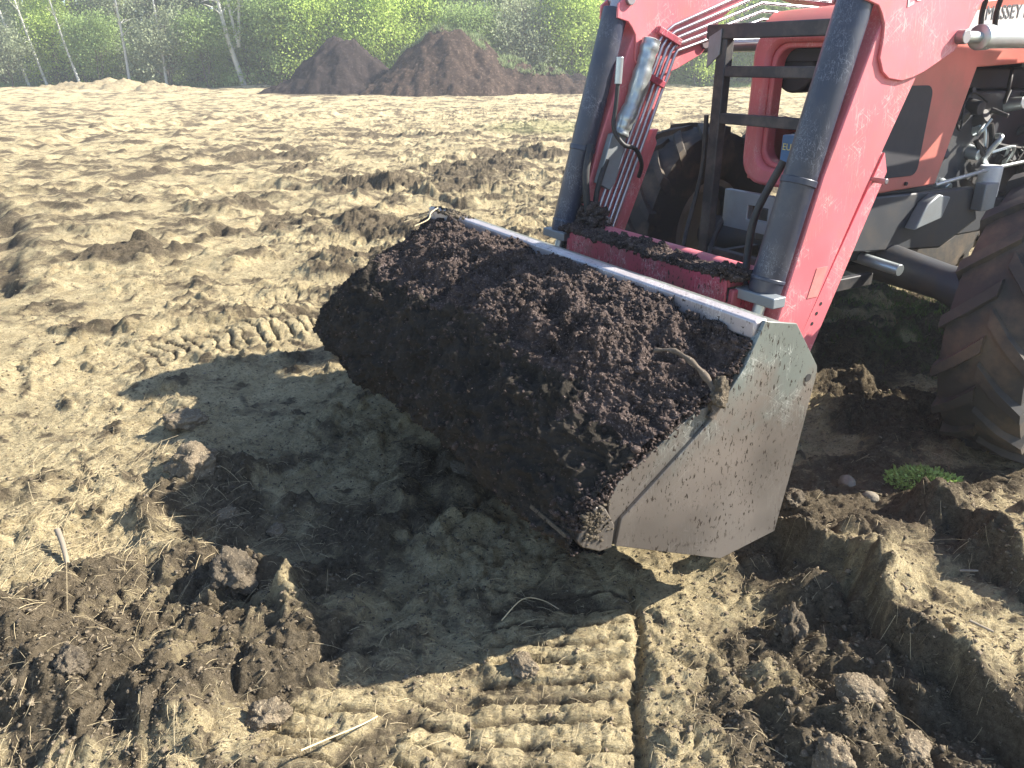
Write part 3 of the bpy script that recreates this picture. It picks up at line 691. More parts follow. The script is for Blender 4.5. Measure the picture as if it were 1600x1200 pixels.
arm_o = [(.625, .599), (.56, .42), (.60, .34), (.68, .34), (.774, .503), (1.013, 1.043), (1.215, 1.465), (1.39, 1.60), (1.50, 1.72), (1.82, 1.85), (2.72, 1.72), (2.98, 2.0), (1.75, 2.06), (1.3, 1.95), (1.02, 1.76), (.926, 1.57), (.764, 1.119)]
knee = [(.835, 1.75), (.833, 1.69), (.90, 1.675), (.922, 1.654), (.948, 1.62), (.955, 1.574), (.953, 1.512), (.985, 1.465), (1.026, 1.443), (1.104, 1.434), (1.165, 1.445), (1.23, 1.465), (1.31, 1.50), (1.39, 1.535), (1.45, 1.60), (1.50, 1.70), (1.66, 1.80), (1.84, 1.87), (1.78, 2.02), (1.3, 1.97), (.95, 1.83)]
def shift(poly, d): return [(a, b + d) for a, b in poly]
for side in (0, 1):
    so, si = (-.40, -.52) if side == 0 else (MIR(-.40), MIR(-.52)); sg = 1 if side == 0 else -1
    sm = (so + si) / 2
    arm = MB().prism(arm_o, so, si, 1).build('loader_arm', M['red'], T, .006)
    for s_ in ((so, so + .012 * sg), (si, si - .012 * sg)):
        MB().prism(knee, s_[0], s_[1], 1).build('knee_plate', M['red'], arm, .003)
    # folded parking stand under the arm
    ps = MB().prism([(1.165, 1.175), (1.20, 1.10), (.905, .395), (.862, .40), (.822, .47)], so - .055 * sg, so - .045 * sg, 1)
    ps.prism([(1.130, 1.17), (1.165, 1.175), (.840, .44), (.822, .47)], so - .10 * sg, so - .055 * sg, 1)
    st = ps.build('parking_stand', M['red'], arm, .002)
    for (u, z) in ((.925, .605), (.908, .567), (.890, .527)): MB().tube([(u, so - .0455 * sg, z), (u, so - .0435 * sg, z)], .0075, 10).build('pin_hole', M['hose'], st, 0)
    MB().tube([(1.125, so - .06 * sg, 1.075), (1.125, so + .012 * sg, 1.075)], .011, 12).build('stand_pin', M['bolt'], st, .002)
    # pivot pins
    MB().tube([(1.40, so + .045 * sg, 1.585), (1.40, si - .03 * sg, 1.585)], .026, 16).build('pivot_pin', M['bolt'], arm, .003)
    MB().tube([(.90, so + .03 * sg, 1.77), (.90, si - .03 * sg, 1.77)], .026, 16).build('pivot_pin', M['bolt'], arm, .003)
    # tilt cylinder
    sc_ = sm; a = Vector((.585, sc_, .64)); b_ = Vector((.878, sc_, 1.73)); dr = (b_ - a).normalized()
    tc = MB().tube([a + dr * .05, a + dr * .07, b_], [.055, .062, .062], 24).build('tilt_cylinder', M['blk'], T, .003)
    MB().tube([a - dr * .22, a + dr * .06], .024, 14).build('piston_rod', M['chr'], tc, 0)
    MB().tube([a + dr * .46, a + dr * .485], .066, 24).build('collar', M['blk'], tc, .003)
    MB().tube([a + dr * .10, a + dr * .115], .065, 24).build('collar', M['blk'], tc, .003)
    MB().tube([(b_ + dr * -.02), (b_ + dr * .10)], .034, 16).build('rod_eye', M['bolt'], tc, .003)
    MB().box((.535, sc_ - .085, .665), (.60, sc_ + .105, .705)).build('stop_block', M['gal'], tc, .004)
    # lift cylinder
    l0 = Vector((1.46, so + .02 * sg if side == 0 else so + .02 * sg, 1.585)); l1 = Vector((2.75, so - .03 * sg, 1.60))
    lc = MB().tube([l0 + Vector((.055, 0, 0)), l0 + Vector((.06, 0, 0)), l0 + Vector((.12, 0, .002)), l0 + Vector((.125, 0, .002)), l1], [.036, .046, .046, .041, .041], 24).build('lift_cylinder', M['chr'], T, .002)
    MB().tube([l0 + Vector((-.06, 0, 0)), l0 + Vector((.06, 0, 0))], .022, 14).build('piston_rod', M['chr'], lc, 0)
MB().tube([(.72, -.52, .70), (.72, -1.74, .70)], .045, 20).build('torque_tube', M['red'], T, 0)

# hydraulic pipes and sleeve on the far arm's inner face
SI = MIR(-.52)
k0 = [(.715, .70), (1.085, 1.600), (1.16, 1.66), (1.75, 1.86)]
for j in range(5):
    o_ = j * .031
    pth = [(k0[0][0] + o_ * .95, SI + .028, k0[0][1] - o_ * .4), (k0[1][0] + o_ * .95, SI + .028, k0[1][1] - o_ * .42), (k0[2][0] + o_ * .55, SI + .028, k0[2][1] - o_ * .85), (k0[3][0] + o_ * .3, SI + .028, k0[3][1] - o_ * 1.25)]
    a, b_, c_, d_ = [Vector(p) for p in pth]
    q = [a, a.lerp(b_, .5), b_ + (a - b_) * .02, b_ + (c_ - b_) * .25, b_ + (c_ - b_) * .75, c_ + (d_ - c_) * .02, d_, d_ + Vector((.8, 0, -.02))]
    MB().tube(q, .0085, 10).build('hydraulic_pipe', M['pip'], T, 0)
for (u, z) in ((1.02, 1.42), (1.11, 1.615)):
    MB().box((u - .045, SI + .0, z - .016), (u + .115, SI + .045, z + .016), Matrix.Rotation(R(22), 3, 'Y')).build('pipe_clamp', M['crm'], T, .003)
slv = [(1.02, SI + .05, 1.60), (.985, SI + .055, 1.50), (.935, SI + .055, 1.345), (.885, SI + .055, 1.24), (.855, SI + .05, 1.165)]
pl_ = spline(slv, 8); MB().add(*tube_np(pl_, [.044 + .0022 * math.sin(k * 1.9) + .003 * math.sin(k * .6) - .012 * (k < 1) for k in range(len(pl_))], 16)).build('hose_sleeve', M['slv'], T, 0, 60)
MB().prism([(.905, 1.195), (.80, 1.17), (.725, .94), (.80, .90), (.835, .93)], SI + .02, SI + .058, 1).build('sleeve_bracket', M['gal'], T, .004)
MB().tube([(.81, SI + .07, 1.40), (.80, SI + .075, 1.30), (.79, SI + .08, 1.20), (.83, SI + .11, 1.125), (.90, SI + .12, 1.10), (.98, SI + .08, 1.02), (1.0, SI + .04, .95)], .011, 10, 6).build('hose', M['hose'], T, 0)
MB().tube([(.815, SI + .07, 1.52), (.81, SI + .07, 1.40)], .018, 10).build('hose_fitting', M['chr'], T, .002)
MB().tube([(.70, SI + .02, 1.12), (.655, SI + .05, 1.0), (.66, SI + .06, .85), (.69, SI + .06, .72)], .018, 10, 6).build('hose', M['hose'], T, 0)
MB().tube([(.78, SI + .05, 1.05), (.72, SI + .06, .9), (.70, SI + .07, .72)], .014, 10, 6).build('hose', M['hose'], T, 0)
MB().tube([(.70, SI + .10, .80), (.68, SI + .10, .60)], .022, 10).build('hose_coupling', M['bolt'], T, .002)
MB().tube([(.74, SI + .12, .78), (.72, SI + .12, .60)], .022, 10).build('hose_coupling', M['bolt'], T, .002)
S2 = -.60
MB().tube([(.78, S2, 1.15), (.72, S2 - .05, .95), (.70, S2 - .05, .78), (.66, S2, .62)], .015, 10, 6).build('hose', M['hose'], T, 0)
MB().tube([(1.30, -1.56, 1.25), (1.30, -1.555, 1.0), (1.27, -1.56, .82), (1.2, -1.53, .66), (1.16, -1.50, .55)], .012, 10, 6).build('hose', M['hose'], T, 0)
MB().tube([(1.46, -1.47, .80), (1.32, -1.45, .62), (1.2, -1.30, .42), (1.3, -1.1, .35)], .016, 10, 6).build('hose', M['hose'], T, 0)

# front guard
gd = MB()
gd.box((1.29, -1.525, .45), (1.34, -1.46, 1.60)); gd.box((1.29, -.80, .45), (1.34, -.735, 1.60))
gd.box((1.288, -1.60, 1.60), (1.345, -.66, 1.665))
for z in (1.215, 1.43): gd.box((1.292, -1.46, z), (1.336, -.80, z + .05))
gd.box((1.292, -1.46, .55), (1.336, -.80, .60)); gd.box((1.34, -1.51, .5), (1.70, -1.47, .56)); gd.box((1.34, -.79, .5), (1.70, -.75, .56))
guard = gd.build('front_guard', M['frm'], T, .005)
MB().prism([(-1.57, 1.47), (-1.49, 1.53), (-1.49, 1.645), (-1.57, 1.61)], 1.278, 1.286, 0).build('marker_plate', M['gal'], guard, .002)
MB().ring([(-1.47, .70), (-1.13, .70), (-1.13, .89), (-1.47, .89)], [(-1.30, .76), (-1.17, .76), (-1.17, .83), (-1.30, .83)], 1.39, 1.43, 0).build('tow_bracket', M['gal'], T, .005)

# hood
hd = MB()
side = [(1.55, .93), (2.108, .943), (2.255, 1.475), (3.55, 1.53), (3.55, 1.88), (2.6, 1.80), (1.62, 1.70), (1.55, 1.64)]
HS, HF = -.78, MIR(-.78)
hd.prism(side, HS, HS - .02, 1)
hd.prism([(1.55, 1.415), (1.55, 1.64), (1.62, 1.70), (2.6, 1.80), (3.55, 1.88), (3.55, 1.53), (2.0, 1.415)], HF, HF + .02, 1)
hd.prism([(1.55, .93), (1.55, 1.20), (1.62, 1.22), (1.78, 1.235), (1.93, 1.20), (2.0, 1.0), (1.95, .93)], HF, HF + .02, 1)
hd.prism([(1.54, 1.64), (1.62, 1.70), (2.6, 1.80), (3.56, 1.88), (3.56, 1.90), (2.6, 1.825), (1.61, 1.725), (1.53, 1.66)], HS + .002, HF - .002, 1)
hood = hd.build('hood', M['red2'], T, .008)
oy0, oy1 = HF - .004, HS + .004
MB().ring(rrect(oy0, .915, oy1, 1.665, .13), rrect(oy0 + .10, 1.005, oy1 - .10, 1.585, .09), 1.50, 1.585, 0).build('grille_surround', M['red'], hood, .022)
MB().ring(rrect(oy0 + .099, 1.004, oy1 - .099, 1.586, .09), rrect(oy0 + .125, 1.03, oy1 - .125, 1.56, .08), 1.53, 1.60, 0).build('grille_surround', M['red'], hood, .008)
MB().prism(rrect(1.60, 1.00, 1.93, 1.40, .045), HS + .001, HS + .006, 1).build('side_grille', M['mesh'], hood, .002)
MB().tube([(1.86, HS, .965), (1.86, HS + .010, .965)], .009, 10).build('hood_latch', M['hose'], hood, 0)
dec = MB().prism([(2.04, 1.62), (3.3, 1.70), (3.3, 1.80), (2.45, 1.745), (2.10, 1.71)], HS + .001, HS + .004, 1).build('decal', M['white'], hood, 0)
# lamps and radiator inside the nose
MB().tube([(1.62, -1.32, 1.47), (1.72, -1.32, 1.47)], .115, 24).build('headlight', M['mesh'], hood, .01)
MB().tube([(1.62, -.96, 1.47), (1.72, -.96, 1.47)], .10, 24).build('headlight', M['mesh'], hood, .01)
MB().box((1.60, -1.42, 1.50), (1.64, -.84, 1.56)).build('lamp_bar', M['mesh'], hood, .004)
MB().box((2.02, HF + .03, .95), (2.12, HS - .03, 1.62)).build('radiator', M['mesh'], T, .004)
MB().box((1.64, -1.30, .96), (1.86, -.86, 1.17)).build('battery', M['mesh'], T, .008)
bl = MB().box((1.50, -1.235, 1.03), (1.60, -1.11, 1.17)).build('blue_box', M['blue'], T, .006)
# engine and frame
en = MB()
en.box((2.2, -1.36, .78), (3.3, -.92, 1.36)); en.box((2.3, -1.30, 1.36), (3.2, -.98, 1.47)); en.box((1.55, -1.38, .62), (4.6, -.88, .80))
en.box((1.50, -.93, .60), (2.25, -.84, .93)); en.prism([(1.55, .66), (2.3, .60), (2.6, .72), (2.5, .90), (1.55, .92)], -.84, -.80, 1)
engine = en.build('engine', M['gry'], T, .012)
rr_ = random.Random(5)
for k in range(26):
    u = rr_.uniform(2.28, 3.2); z = rr_.uniform(.9, 1.42); r = rr_.uniform(.012, .045)
    e = MB().tube([(u, -.93, z), (u, -.93 + rr_.uniform(.04, .10), z + rr_.uniform(-.03, .03))], [r, r * .8], 12).build('engine_fitting', M['chr' if k % 5 == 0 else 'gry'], engine, .003)
for k in range(12):
    u = rr_.uniform(2.3, 3.1); z = rr_.uniform(.95, 1.4)
    p = [(u, -.86, z)]
    for q in range(4): p.append((p[-1][0] + rr_.uniform(-.12, .15), -.86 + rr_.uniform(-.02, .05), p[-1][2] + rr_.uniform(-.13, .13)))
    MB().tube(p, rr_.choice([.005, .008, .014]), 8, 5).build('engine_pipe', M['chr' if k % 3 == 0 else 'hose'], engine, 0)
MB().tube([(2.14, -.80, .935), (2.6, -.79, .985), (3.3, -.80, 1.02)], .010, 10).build('control_rod', M['chr'], T, 0)
MB().tube([(2.62, -.80, .84), (2.62, -.80, 1.0)], .055, 20).build('oil_filter', M['white'], engine, .006)
MB().box((2.50, -.80, .78), (2.62, -.74, .92)).build('tank_bracket', M['gal'], T, .006)
MB().prism([(1.95, .74), (2.16, .78), (2.20, .88), (2.10, .90), (2.02, .86)], -.80, -.74, 1).build('steering_bracket', M['gal'], T, .006)
# front axle
ax_ = MB(); ax_.tube([(1.90, -.22, .50), (1.90, -.52, .54), (1.90, -1.13, .60), (1.90, -1.74, .54), (1.90, -2.04, .50)], [.12, .085, .11, .085, .12], 20)
ax_.box((1.72, -1.35, .55), (1.98, -.91, .68)); axle = ax_.build('front_axle', M['gry'], T, .01)
MB().tube([(1.70, -.62, .60), (1.72, -.98, .62)], .028, 14).build('steering_cylinder', M['chr'], axle, .002)

def wheel(u, s, r, wd, rimr, name='front_wheel', nl=18):
    """tyre with chevron lugs, dished rim; s = centre plane"""
    t = MB(); prof = [(rimr, -wd * .40), (rimr + .04, -wd * .48), (r * .80, -wd * .5), (r * .93, -wd * .46), (r * .955, -wd * .3), (r * .965, 0), (r * .955, wd * .3), (r * .93, wd * .46), (r * .80, wd * .5), (rimr + .04, wd * .48), (rimr, wd * .40)]
    n = 48; V = []; Fc = []
    for k in range(n):
        a = 2 * math.pi * k / n
        for (rr, o_) in prof: V.append((u + rr * math.cos(a), s + o_, r * .0 + CZ + rr * math.sin(a)))
    m_ = len(prof)
    for k in range(n):
        for j in range(m_):
            k2 = (k + 1) % n; j2 = (j + 1) % m_; Fc.append((k * m_ + j, k * m_ + j2, k2 * m_ + j2, k2 * m_ + j))
    t.add(V, Fc)
    for k in range(nl):
        for sd in (-1, 1):
            a0 = 2 * math.pi * (k + (.5 if sd > 0 else 0)) / nl; VV = []
            for q, (off, da) in enumerate(((.0, .0), (.25, .09), (.5, .17), (.515, .19))):
                rb = (r * .955 if off < .45 else r * .90) - .01 if off < .51 else r * .86
                rt = r * (1.0 if off < .45 else .985) if off < .51 else r * .87
                w2 = .055 * (1.1 - off * .4) * .62 / r
                for (rad, dw) in ((rb, -w2 * 1.2), (rt, -w2 * .8), (rt, w2 * .8), (rb, w2 * 1.2)):
                    an = a0 + da * 1.6 + dw; VV.append((u + rad * math.cos(an), s + sd * off * wd, CZ + rad * math.sin(an)))
            FF = []
            for q in range(3):
                for j in range(4): FF.append((q * 4 + j, q * 4 + (j + 1) % 4, q * 4 + 4 + (j + 1) % 4, q * 4 + 4 + j))
            FF += [(0, 3, 2, 1), (12, 13, 14, 15)]
            t.add(VV, FF)
    wo_ = empty(name, (0, 0, 0)); wo_.parent = T
    t.build('tyre', M['tyre'], wo_, 0, 35)
    rm = MB()
    rm.ring([(u + a * (rimr + .01), CZ + b * (rimr + .01)) for a, b in arc(0, 0, 1, 0, 345, 23)], [(u + a * rimr * .9, CZ + b * rimr * .9) for a, b in arc(0, 0, 1, 0, 345, 23)], s - wd * .42, s + wd * .42, 1)
    rm.prism([(u + a * rimr * .9, CZ + b * rimr * .9) for a, b in arc(0, 0, 1, 0, 345, 23)], s - .02, s + .02, 1)
    ro = rm.build('rim', M['rimw'], wo_, .003)
    return wo_
CZ = .51
for s_ in (-.05, MIR(-.05)):
    wl = wheel(1.90, s_, .64, .34, .31)                    # both front wheels steered a little
    th = R(7); hx, hy = 1.90 - ORG[0], -s_ - ORG[1]
    wl.rotation_euler = (0, 0, th); wl.location = (hx - (hx * math.cos(th) - hy * math.sin(th)), hy - (hx * math.sin(th) + hy * math.cos(th)), 0)
CZ = .64
wheel(4.45, .02, .84, .52, .46, 'rear_wheel', 22); wheel(4.45, MIR(.02), .84, .52, .46, 'rear_wheel', 22)
# loader tower, cab, roof (mostly beyond the frame, they cast the tractor's shadow)
for s_ in (-.46, MIR(-.46)):
    MB().prism([(2.95, .65), (3.25, .65), (3.15, 1.98), (2.86, 1.98), (2.80, 1.5)], s_ - .05, s_ + .05, 1).build('loader_tower', M['red'], T, .006)
    MB().box((3.0, min(s_, -1.13), .68), (3.2, max(s_, -1.13), .82)).build('loader_mount', M['gry'], T, .006)
cb = MB(); S_a, S_b = -.55, MIR(-.55)
for u, u2 in ((3.6, 3.72), (5.1, 5.18)):
    for s_ in (S_a, S_b): cb.sweep_box([(u, s_, 1.0), (u2, s_ , 2.55)], .06, .06, (0, 1, 0))
cb.box((3.6, S_b - .03, .95), (5.15, S_a + .03, 1.25)); cab = cb.build('cab', M['red2'], T, .008)
MB().box((3.58, S_b - .06, 2.55), (5.28, S_a + .06, 2.68)).build('cab_roof', M['red2'], T, .04)
MB().box((3.66, S_b, 1.25), (3.68, S_a, 2.55)).build('windscreen', M['glass'], cab, 0)
for s_ in (S_a, S_b): MB().box((3.7, s_ - .006, 1.25), (5.1, s_ + .006, 2.55)).build('side_window', M['glass'], cab, 0)
for s_ in (.02, MIR(.02)):
    MB().ring([(4.45 + 1.0 * a, .8 + .98 * b) for a, b in arc(0, 0, 1, 10, 170, 16)] , [(4.45 + .96 * a, .8 + .94 * b) for a, b in arc(0, 0, 1, 10, 170, 16)], s_ - .26, s_ + .22, 1).build('rear_fender', M['red2'], T, 0)

# writing on the machine
def text_obj(txt, size, m, parent, U, S, z, rot, extr=.0015, shear=0., face='side'):
    c = bpy.data.curves.new('tmp', 'FONT'); c.body = txt; c.size = size; c.extrude = extr; c.shear = shear; c.resolution_u = 3
    o = bpy.data.objects.new('tmp', c); COL.objects.link(o); dg = bpy.context.evaluated_depsgraph_get()
    me = bpy.data.meshes.new_from_object(o.evaluated_get(dg)); bpy.data.objects.remove(o); bpy.data.curves.remove(c)
    # letters: x along +U, up +z, facing +S (side) ; or x along +S... facing -U (front)
    Rm = Matrix.Rotation(rot, 4, 'Z')
    if face == 'side': base = Matrix(((1, 0, 0, 0), (0, 0, -1, 0), (0, 1, 0, 0), (0, 0, 0, 1)))
    else: base = Matrix(((0, 0, -1, 0), (-1, 0, 0, 0), (0, 1, 0, 0), (0, 0, 0, 1)))
    me.transform(Matrix.Translation((U - ORG[0], -S - ORG[1], z)) @ base @ Rm); me.materials.clear(); me.materials.append(m)
    o = bpy.data.objects.new('lettering', me); link(o, parent); return o
text_obj('MASSEY FERGUSON', .085, M['letter'], hood, 2.22, HS + .0055, 1.676, R(3.6), .001)
text_obj('EURO', .045, M['yel'], bl, 1.4985, -1.225, 1.10, 0, .001, face='front')
na = [c for c in T.children if c.name.startswith('loader_arm')][0]
text_obj('LOADER', .085, M['white'], na, 1.05, -.3865, 1.672, R(20), .001, .25)
for u_, z_ in ((2.02, 1.60), (2.13, 1.60)):
    MB().tube([(u_, -.66, z_), (u_ - .03, -.66, z_ + .10), (u_ - .06, -.62, z_ + .24)], .011, 10, 5).build('hose', M['hose'], T, 0)
# faint hazard sticker on the near arm
MB().prism([(.775, .66), (.835, .66), (.868, .775), (.805, .775)], -.3995, -.3975, 1).build('faded_sticker', metal_mat('faded_sticker', (.68, .22, .20), 0, .5, (.7, .4, .35), .5), na, 0)

# ------------------------------------------------------------------ soil in the bucket
def heap():
    prof = np.array([(.075, .60), (.06, .745), (.03, .780), (-.06, .782), (-.18, .745), (-.30, .690), (-.41, .625), (-.49, .555), (-.555, .47), (-.60, .38), (-.625, .30), (-.625, .235), (-.58, .195), (-.46, .16)])
    pend = np.array([(.075, .60), (.06, .735), (.03, .76), (-.02, .705), (-.09, .645), (-.17, .605), (-.26, .565), (-.35, .52), (-.46, .455), (-.54, .385), (-.595, .31), (-.618, .25), (-.60, .205), (-.46, .16)])
    def smp(pr):
        L = np.r_[0, np.cumsum(np.hypot(*(pr[1:] - pr[:-1]).T))]; t = np.linspace(0, L[-1], nv)
        u = np.interp(t, L, pr[:, 0]); z = np.interp(t, L, pr[:, 1])
        for _ in range(18): u[1:-1] = (u[:-2] + u[1:-1] * 2 + u[2:]) / 4; z[1:-1] = (z[:-2] + z[1:-1] * 2 + z[2:]) / 4
        return u, z, t / L[-1], L[-1]
    nv = 330; pu, pz, t, Lt = smp(prof); eu, ez, _, _ = smp(pend); L = [Lt]
    S = np.linspace(-.002, -2.228, 570)
    SSs = np.tile(S[:, None], (1, nv)); TT = np.tile(t, (len(S), 1))
    e0 = ss(-.05, .42, -SSs); e1 = ss(.02, .42, 2.23 + SSs); e = e0 * e1
    UU = pu[None] * e + eu[None] * (1 - e); ZZ = pz[None] * e + ez[None] * (1 - e)
    mid = np.exp(-((TT - .42) / .24) ** 2) * e; fr = ss(.35, .75, TT)
    ZZ = ZZ + .10 * mid * fbm(SSs * 2.0 + .4, TT * 3.2, 3, 201) + .03 * e * fbm(SSs * 5, TT * 7, 3, 215) + .02 * mid * ss(1.5, 2.0, -SSs)
    UU = UU - .10 * fr * e * fbm(SSs * 2.6 + 4, TT * 4, 4, 202, .6) - .03 * fr * e * ss(1.3, 2.0, -SSs)
    # displacement along the normal
    dU = np.gradient(UU, axis=1); dZ = np.gradient(ZZ, axis=1); nl = np.hypot(dU, dZ) + 1e-9; nU, nZ = dZ / nl, -dU / nl
    sgn = -1.; nU *= -1 * sgn * -1; nZ *= -1 * sgn * -1
    a = SSs; b = TT * L[-1]
    wa = a + .03 * fbm(a * 9, b * 9, 3, 203); wb = b + .03 * fbm(a * 9, b * 9, 3, 204)
    d1, d2 = cells(wa * 5.5, wb * 5.5, 205); d = .030 * (np.sqrt(np.clip(d2 - d1, 0, .5) * 2) - .5) * ss(-.2, .25, pn(a * 2.1, b * 2.1, 206))
    d1, d2 = cells(wa * 15, wb * 15, 207); d += .018 * (np.sqrt(np.clip(d2 - d1, 0, .5) * 2) - .4) * ss(-.05, .3, pn(a * 6, b * 6, 208))
    for sc, am, sd in ((9., .034, 211), (19., .026, 212), (39., .019, 213), (80., .011, 214)):
        d += am * (np.abs(pn(wa * sc, wb * sc, sd)) - .25)
    d += .010 * fbm(a * 50, b * 50, 3, 210, .8)
    # front face is smoother, hanging; top is crumbly
    d *= (1 - .15 * fr) * ss(0., .06, TT) 
    d *= .5 + .5 * ss(0., .05, -SSs)
    d += .022 * (1 - e0)
    UU = UU + nU * d; ZZ = ZZ + nZ * d
    Vl = np.stack([UU.ravel(), -SSs.ravel(), ZZ.ravel()], 1)
    ns = len(S); i = (np.arange(ns - 1)[:, None] * nv + np.arange(nv - 1)[None]).ravel(); F = np.stack([i, i + nv, i + nv + 1, i + 1], 1)
    return Vl, F, np.stack([nU.ravel(), np.zeros(nU.size), nZ.ravel()], 1), TT.ravel()
Vl, Fh, Nh, Th = heap()
def l2w(V):
    x = OX + LU.x * V[:, 0] - LU.y * V[:, 1]; y = OY + LU.y * V[:, 0] + LU.x * V[:, 1]; return np.stack([x, y, V[:, 2] + TZ], 1)
hp = empty('soil_heap', (*world(-.2, -1.115), .2 + TZ), 0, label='dark crumbly soil heaped in the loader bucket', cat='soil')
def hobj(name, V, F, m, smooth=False):
    return np_obj(name, l2w(V) - np.array(hp.location), F, m, hp, smooth)
# back and underside closed inside the bucket
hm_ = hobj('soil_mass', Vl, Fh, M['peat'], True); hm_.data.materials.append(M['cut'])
shade_n = fbm(Vl[:, 1] * 6, Vl[:, 2] * 6, 4, 231, .65); shade_v = (Th + .13 * shade_n - .05 * ss(.5, .1, Vl[:, 1])) > .50
hm_.data.polygons.foreach_set('material_index', shade_v[Fh[:, 0]].astype(np.int32))  # front faces get the peat with shade mixed into the colour
sel = rng.integers(0, len(Vl), 46000); sel = sel[(Th[sel] > .07) & (Th[sel] < .93)]
sel = sel[(Th[sel] < .5) | (rng.uniform(0, 1, len(sel)) < .10)]
r = np.clip(rng.lognormal(math.log(.0042), .5, len(sel)), .002, .012)
Pc = Vl[sel] + Nh[sel] * (r * .2)[:, None] + np.c_[np.zeros(len(sel)), rng.normal(0, .002, len(sel)), np.zeros(len(sel))]
V, F = crumbs(Pc, r, .9); o = hobj('soil_crumbs', V, F, M['peat']); o['kind'] = 'stuff'
ed = np.array([(.0, .69), (-.06, .61), (-.12, .585), (-.25, .525), (-.35, .47), (-.45, .415), (-.49, .37), (-.53, .36), (-.57, .30)]); t_ = rng.uniform(0, 8, 1500); i_ = t_.astype(int); q_ = ed[i_] + (ed[i_ + 1] - ed[i_]) * (t_ - i_)[:, None]
Pe = np.c_[q_[:, 0] + rng.normal(-.006, .009, 1500), rng.uniform(-.010, .045, 1500), q_[:, 1] + rng.normal(.004, .008, 1500)]
V, F = crumbs(Pe, np.clip(rng.lognormal(math.log(.0036), .45, 1500), .0015, .010), .9); o = hobj('edge_crumbs', V, F, M['peat']); o['kind'] = 'stuff'
Pg = np.c_[rng.normal(-.525, .028, 240), rng.uniform(-.014, -.009, 240), rng.normal(.315, .035, 240)]; Pg = Pg[(Pg[:, 2] < .36 + (Pg[:, 0] + .52) * .2) & (Pg[:, 2] > .24) & (Pg[:, 0] > -.562)]
V, F = crumbs(Pg, np.clip(rng.lognormal(math.log(.004), .45, len(Pg)), .0015, .009), .9); o = hobj('edge_crumbs', V, F, M['dclod']); o['kind'] = 'stuff'
# root hanging over the near side plate
def w3(U, S, z): x, y = world(U, S); return (x, y, z + TZ)
rp = spline([w3(-.19, -.17, .705), w3(-.155, -.12, .712), w3(-.13, -.06, .685), w3(-.105, -.012, .635), w3(-.098, .014, .585), w3(-.115, .016, .54)], 6)
b = MB(False); b.add(*tube_np(rp, [.004 + .010 * (k / len(rp)) ** .7 + .0025 * math.sin(k * 1.3) for k in range(len(rp))], 8)); o = b.build('root', M['root'], None, 0, 60)
tag(o, 'gnarled pale root hanging over the near side of the bucket', 'root')
o = lump('soil_clod', (*world(-.09, .006), .60 + TZ), (.06, .05, .10), M['dclod'], 44, .4, 1.6, 12, 0, .5); tag(o, 'brown fibrous clod clinging to the near bucket side below the root', 'clod')
b = MB(False); b.tube([w3(-.02, -1.98, .84), w3(-.08, -1.93, .83), w3(-.12, -1.88, .81), w3(-.20, -1.86, .79)], .003, 6, 5); b.tube([w3(-.10, -1.92, .83), w3(-.13, -1.97, .81), w3(-.2, -1.98, .79)], .002, 6, 5)
tag(b.build('straw_stem', M['straw'], None, 0), 'forked pale straw on the soil heap by the far bucket corner', 'straw')
# spilled soil along the carrier frame
P = np.c_[rng.uniform(.50, .62, 2600), rng.uniform(.52, 1.70, 2600), np.zeros(2600)]; P[:, 2] = .735 + .05 * np.clip(fbm(P[:, 1] * 7, P[:, 0] * 3, 2, 301) + .35, 0, 1) * rng.uniform(0, 1, 2600) * ss(.0, .03, .62 - P[:, 0])
r = rng.uniform(.006, .018, len(P)); V, F = crumbs(P, r, .8)
o = np_obj('spilled_soil', l2w(V), F, M['peat']); tag(o, 'dark soil spilled along the top of the red carrier frame', 'soil', kind='stuff')
P = np.c_[rng.uniform(.60, .74, 900), rng.uniform(1.58, 1.84, 900), rng.uniform(.55, .86, 900)]; P = P[(P[:, 2] - .55) < (.32 - np.abs(P[:, 0] - .68) * 2.2)]
r = rng.uniform(.010, .028, len(P)); V, F = crumbs(P, r, .9)
o = np_obj('caked_soil', l2w(V), F, M['peat']); tag(o, 'dark soil caked at the foot of the far loader arm', 'soil', kind='stuff')
# spilled soil on the rim by the far corner
P = np.c_[rng.uniform(.03, .11, 160), rng.normal(2.0, .07, 160), np.full(160, .803)]; r = rng.uniform(.003, .012, len(P)); V, F = crumbs(P, r, .8)
o = np_obj('spilled_soil', l2w(V), F, M['dclod']); tag(o, 'crumbs lying on the bucket rim near its far corner', 'soil', kind='stuff')

